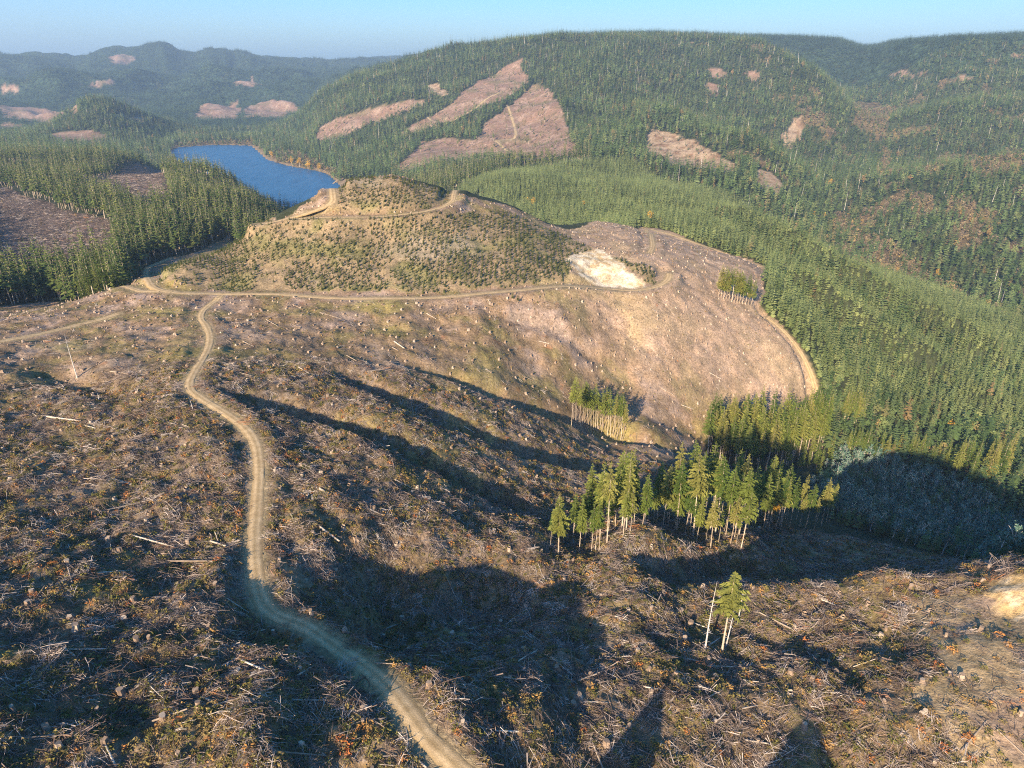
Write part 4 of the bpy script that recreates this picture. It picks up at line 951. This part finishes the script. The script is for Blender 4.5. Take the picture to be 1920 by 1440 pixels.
# ------------------------------------------------------------------ logs
LOGM = []
for s in range(6):
    r_ = np.random.default_rng(s); b = MB(); n_ = 7
    b.tube([((i / (n_ - 1) - .5), r_.normal() * .008, r_.normal() * .006) for i in range(n_)], [.5 * (1 - .28 * i / (n_ - 1)) * (1 + .06 * r_.normal()) for i in range(n_)], 8, 0, 1)
    # radius is stored for a unit-length log: y and z are scaled separately
    LOGM.append(b)
def make_log(p, q, th, k, name='log'):
    a, c = np.array(p), np.array(q); l = float(np.hypot(*(c - a))); l = max(l, 1.)
    za, zc_ = float(H(*a)), float(H(*c)); d = Vector((c[0] - a[0], c[1] - a[1], zc_ - za)); m = (a + c) / 2
    zm = max((za + zc_) / 2, float(H(*m))) + th * .45
    b = LOGM[k % 6]; mb = MB(); mb.v = [(x * d.length, y * th, z * th) for x, y, z in b.v]; mb.f = b.f; mb.m = b.m
    o = link(name, mb.mesh('log', [M['log'], M['cutface']])); o.location = (m[0], m[1], zm); o.rotation_euler = d.to_track_quat('X', 'Z').to_euler()
    return o
LOGS = '''86,782,153,791,1.1;158,798,180,804,.8;207,697,238,701,.9;540,568,563,578,.8;210,898,248,908,.7;600,918,620,930,1.3;739,642,758,655,1.3;735,652,747,658,1.0;690,702,720,697,1.2;245,1004,328,1027,.8;39,1036,67,1038,.7;313,1053,403,1053,.75;360,1048,403,1055,.6;393,1015,430,1027,.8;377,1308,417,1325,.6;290,1357,353,1335,.6;560,1272,600,1247,.6;118,1215,142,1233,.7;0,1297,43,1323,.35;443,1200,500,1180,.4;447,1197,487,1177,.35;190,960,263,943,.7;600,993,637,1020,1.1;213,900,247,910,.6;1203,1103,1227,1123,.8;960,1237,993,1217,.5;973,1243,1007,1223,.5;1220,1192,1277,1192,.4;1207,1293,1267,1303,.5;827,1225,857,1220,.5;780,1233,823,1235,.5;920,1212,960,1213,.5;923,1140,947,1130,.5;907,1178,918,1188,.5;1450,1130,1483,1133,.6;1567,1228,1617,1222,.4;1540,1125,1573,1138,.6;1627,1273,1690,1260,.35;1640,1262,1700,1243,.35;1600,1254,1640,1240,.35;410,686,450,700,.45;412,690,470,706,.4;418,684,462,698,.4;1450,1143,1417,1160,.4;600,588,640,600,.6;1240,730,1262,742,.9;1278,760,1300,768,.9;1330,700,1352,712,.8;980,705,1000,714,.7;870,800,890,812,.8;930,875,960,890,.8;740,900,770,915,.8;690,955,720,968,.7;560,690,580,702,.8;650,668,668,678,.8;800,590,818,600,.8;1010,640,1030,645,.7;1150,610,1168,618,.7;1250,590,1268,598,.7;500,600,520,612,.8;455,640,475,650,.7'''
logs_l, logs_r = [], []
for i, s_ in enumerate(LOGS.split(';')):
    u, v, u2, v2, th = [float(q) for q in s_.split(',')]
    p, q = hit(u, v), hit(u2, v2); d = q - p; l = np.hypot(*d)
    if l > 13: q = p + d * 13 / l
    o = make_log(p, q, min(th * .5, .7), i); rd = np.interp(v, [550, 620, 740, 800, 1000, 1200, 1358], [410, 390, 350, 460, 480, 590, 800])
    (logs_l if u < rd else logs_r).append(o)
label_row(logs_l, 'pale fallen log on the slash left of the road, {n} from the left', 'log', 'fallen logs left of the road')
label_row(logs_r, 'pale fallen log on the clearcut right of the road, {n} from the left', 'log', 'fallen logs right of the road')
x, y = jgrid(-260, 280, 40, 420, 9, .5); xl, yl, zl = pick(x, y, NEAR, 1, 55, 420)
q = rng.permutation(len(xl)); w_ = np.argsort(np.hypot(xl, yl)[q] * rng.uniform(.5, 1.5, len(q)))[:110]; q = q[w_]
for n_, i in enumerate(q):
    a = rng.uniform(0, math.pi) if rng.random() < .4 else rng.normal(.2, .5); l = rng.uniform(2.5, 8.5); d = np.array([math.cos(a), math.sin(a)]) * l / 2; c = np.array([xl[i], yl[i]])
    o = make_log(c - d, c + d, rng.uniform(.16, .36), n_); prop(o, 'weathered log left lying among the slash of the clearcut', 'log', 'smaller logs lying in the slash')
# fallen dead tree with its comb of branches
def dead_top(u, v, u2, v2, label):
    p, q = hit(u, v), hit(u2, v2); za, zb_ = float(H(*p)) + .5, float(H(*q)) + .7; l = float(np.hypot(*(q - p))); L3 = math.hypot(l, zb_ - za)
    b = MB(); r_ = np.random.default_rng(int(u)); b.tube([(0, 0, 0), (L3 * .5, 0, .05), (L3, 0, 0)], [.16, .11, .03], 6)
    for k in range(46):
        t = .08 + .9 * k / 46; a = r_.uniform(-.6, 3.7); le = (1.9 - 1.4 * t) * r_.uniform(.6, 1.1); d = Vector((.55, math.cos(a), max(-.1, math.sin(a)))).normalized() * le; s0 = Vector((t * L3, 0, 0))
        b.tube([s0, s0 + d * .6 + Vector((0, 0, -.05)), s0 + d + Vector((.15, 0, -.22))], [.035, .025, .008], 3)
    o = link('fallen_tree', b.mesh('fallen_tree', [M['stick']])); o.location = (p[0], p[1], za); d = Vector((q[0] - p[0], q[1] - p[1], zb_ - za)); o.rotation_euler = d.to_track_quat('X', 'Z').to_euler()
    prop(o, label, 'fallen tree')
dead_top(1420, 1175, 1533, 1133, 'fallen dead tree with a comb of bare branches, right of the lone conifer')
dead_top(1215, 1190, 1262, 1196, 'fallen thin tree lying left of the lone conifer')
# ------------------------------------------------------------------ stumps
STM = []
for s in range(6):
    b, top = stump_mb(s, .34, .7); STM.append((b.mesh('stump_wood', [M['stump']]), top))
STF = []
for s in range(6):
    b = MB(); b.poly([(x * .99, y * .99, z + .004) for x, y, z in STM[s][1]]); STF.append(b.mesh('cut_face', [M['cutface']]))
x, y = jgrid(-280, 300, 45, 460, 8.2, .5); xq, yq, zq = pick(x, y, OPEN & ~Z_KNOLL, 1, 60, 470)
k_ = np.argsort(np.hypot(xq, yq) * rng.uniform(.55, 1.45, len(xq)))[:190]
n_t = empty('x', (0, 0, 0)); bpy.data.objects.remove(n_t)
for n_, i in enumerate(k_):
    s = rng.uniform(.75, 1.5); t = empty('tree_stump', (xq[i], yq[i], zq[i]), rng.uniform(0, 6), rng.normal(size=2) * .08, (s, s, s * rng.uniform(.8, 1.5)))
    link('stump_wood', STM[n_ % 6][0], t); link('cut_face', STF[n_ % 6], t)
    u, v = project(xq[i], yq[i], zq[i]); prop(t, 'weathered tree stump with a pale cut face on the clearcut', 'stump', 'stumps left on the clearcut')
rest = np.setdiff1d(np.arange(len(xq)), k_)
stf = [join((stump_mb(s, .36, .7)[0], 0)).mesh('stumps', [M['stump']]) for s in range(4)]
x, y = jgrid(-280, 330, 300, 600, 9, .5); xr, yr, zr = pick(x, y, OPEN & ~Z_KNOLL, 1, 330, 600)
xr = np.concatenate([xr, xq[rest]]); yr = np.concatenate([yr, yq[rest]]); zr = np.concatenate([zr, zq[rest]])
scatter('far_stumps', xr, yr, zr, stf, rng.uniform(.7, 1.35, len(xr)), 'pale stump dots all over the farther clearcut hillside', 'stumps')
# ------------------------------------------------------------------ piles of slash
PILE = [slash_mb(900 + s, 75, 2.6, 1.2, 4.5, .06, 1.7, 2).mesh('brush_pile', [M['stick']]) for s in range(4)]
piles = [(88, 1228, 1.1), (205, 968, .8), (83, 838, 1.2), (203, 875, 1.1), (300, 628, 1.1), (430, 690, 1.1), (445, 697, .9), (500, 775, 1), (515, 790, 1.1), (528, 806, 1.2), (534, 830, 1.2), (532, 860, 1.1), (524, 890, 1.), (67, 1205, 1.1), (197, 1285, 1.3), (207, 1162, .9), (690, 1192, 1.1), (668, 1206, .9), (650, 1255, 1.), (1237, 992, .9), (1888, 1070, 1.3), (1690, 1150, 1.2), (1668, 1160, 1), (1712, 1265, 1.2), (1690, 1282, 1.1), (1728, 1250, 1.), (1413, 1203, .9), (800, 640, 1.5), (830, 585, 1.8), (300, 565, 1.3), (530, 1010, .9), (1490, 1120, 1), (1180, 1280, 1), (1560, 1190, 1.1), (1610, 1160, 1.1), (520, 960, .8)]
pt = []
for n_, (u, v, s) in enumerate(piles):
    p = hit(u, v); o = link('brush_pile', PILE[n_ % 4]); o.location = (p[0], p[1], float(H(*p)) - .1); o.rotation_euler = (0, 0, rng.uniform(0, 6)); o.scale = (s, s, s * .8); pt.append(o)
label_row(pt, 'heap of bare grey branches piled on the clearcut, {n} heap from the left', 'brush pile', 'heaps of slash')
# ------------------------------------------------------------------ saplings planted on the knoll
SAP = [conifer_crown(2.4, .05, .85, 700 + s, lite=True, dens=6.0, ragged=.3).mesh('conifer_sapling', [M['sapling']]) for s in range(4)]
x, y = jgrid(-260, 240, 320, 640, 2.7, .3); xh, yh, zh = pick(x, y, Z_KNOLL & ~Z_QUARRY, 2, 0, 700)
q = rng.random(len(xh)) < np.clip(.9 + .9 * fbm(xh, yh, 28, 3, 301), .1, .98); xh, yh, zh = xh[q], yh[q], zh[q]
k_ = np.argsort(np.hypot(xh, yh)); near_ = k_[:300]; rest = k_[300:]
for n_, i in enumerate(near_):
    o = link('conifer_sapling', SAP[n_ % 4]); o.location = (xh[i], yh[i], zh[i] - .1); o.rotation_euler = (0, 0, rng.uniform(0, 6)); s = rng.uniform(.65, 1.1); o.scale = (s * .8, s * .8, s)
    prop(o, 'small bushy conifer sapling planted on the lower face of the knoll', 'sapling', 'saplings on the lower knoll')
scatter('knoll_saplings', xh[rest], yh[rest], zh[rest] - .1, SAP, np.array([(.8, .8, 1.)]) * rng.uniform(.6, 1.1, len(rest))[:, None], 'rows of small dark saplings dotting the knoll', 'saplings')
for o in bpy.data.objects:
    if 'h' in o.keys(): del o['h']
# ------------------------------------------------------------------ valley air
hz = bpy.data.meshes.new('haze'); lo = float(GZ.min()) - 1; hi = float(max(GZ.max() + 45, ZC + 5)); B = 15200.
hz.from_pydata([(sx * B, sy * B, z) for z in (lo, hi) for sx, sy in ((-1, -1), (1, -1), (1, 1), (-1, 1))], [], [(3, 2, 1, 0), (4, 5, 6, 7), (0, 1, 5, 4), (1, 2, 6, 5), (2, 3, 7, 6), (3, 0, 4, 7)])
hm = bpy.data.materials.new('valley_haze'); hm.use_nodes = True; nt = hm.node_tree; nt.nodes.remove(nt.nodes['Principled BSDF'])
pv = nt.nodes.new('ShaderNodeVolumePrincipled'); pv.inputs['Color'].default_value = HAZE_C; pv.inputs['Density'].default_value = HAZE_D; pv.inputs['Anisotropy'].default_value = 0
nt.links.new(pv.outputs[0], nt.nodes['Material Output'].inputs['Volume']); hz.materials.append(hm)
if HAZE_D > 0: prop(link('haze', hz), 'thin blue haze over the far valley', 'haze', kind='stuff')
print('  script time', time.time() - T0, 'objects', len(COL.objects))
# ------------------------------------------------------------------ sun, sky, camera
SUN_EL, SUN_AZ = math.radians(SUN_E), math.radians(SUN_A)      # light travels towards azimuth SUN_AZ (clockwise from +Y)
sl = bpy.data.lights.new('sun', 'SUN'); sl.energy = 5.0; sl.angle = math.radians(.5); sl.color = (1.0, .82, .58)
so = bpy.data.objects.new('sun', sl); COL.objects.link(so)
so.rotation_euler = Vector((math.sin(SUN_AZ) * math.cos(SUN_EL), math.cos(SUN_AZ) * math.cos(SUN_EL), -math.sin(SUN_EL))).to_track_quat('-Z', 'Y').to_euler()
wd = bpy.data.worlds.new('World'); S.world = wd; wd.use_nodes = True
wn = wd.node_tree.nodes; wl = wd.node_tree.links
sky = wn.new('ShaderNodeTexSky'); sky.sky_type = 'NISHITA'; sky.sun_disc = False; sky.sun_elevation = SUN_EL; sky.sun_rotation = SUN_AZ + math.pi
sky.air_density = 1.0; sky.dust_density = 2.0; sky.ozone_density = 5.0
hs = wn.new('ShaderNodeHueSaturation'); hs.inputs['Saturation'].default_value = 1.85; wl.new(sky.outputs[0], hs.inputs['Color']); wl.new(hs.outputs[0], wn['Background'].inputs[0]); wn['Background'].inputs[1].default_value = SKY_STR
cam = bpy.data.cameras.new('camera'); co = bpy.data.objects.new('camera', cam); COL.objects.link(co)
cam.sensor_width = 36; cam.lens = 36 * F / 1920; cam.clip_start = 1; cam.clip_end = 60000
co.location = (0, 0, ZC); co.rotation_euler = (math.pi / 2 - PITCH, 0, 0); S.camera = co
S.view_settings.view_transform = 'Standard'; S.view_settings.look = 'None'; S.view_settings.gamma = 1; S.view_settings.use_curve_mapping = False
S.view_settings.exposure = EXPO
S.cycles.use_denoising = False; S.cycles.pixel_filter_type = 'BLACKMAN_HARRIS'; S.cycles.filter_width = 1.1
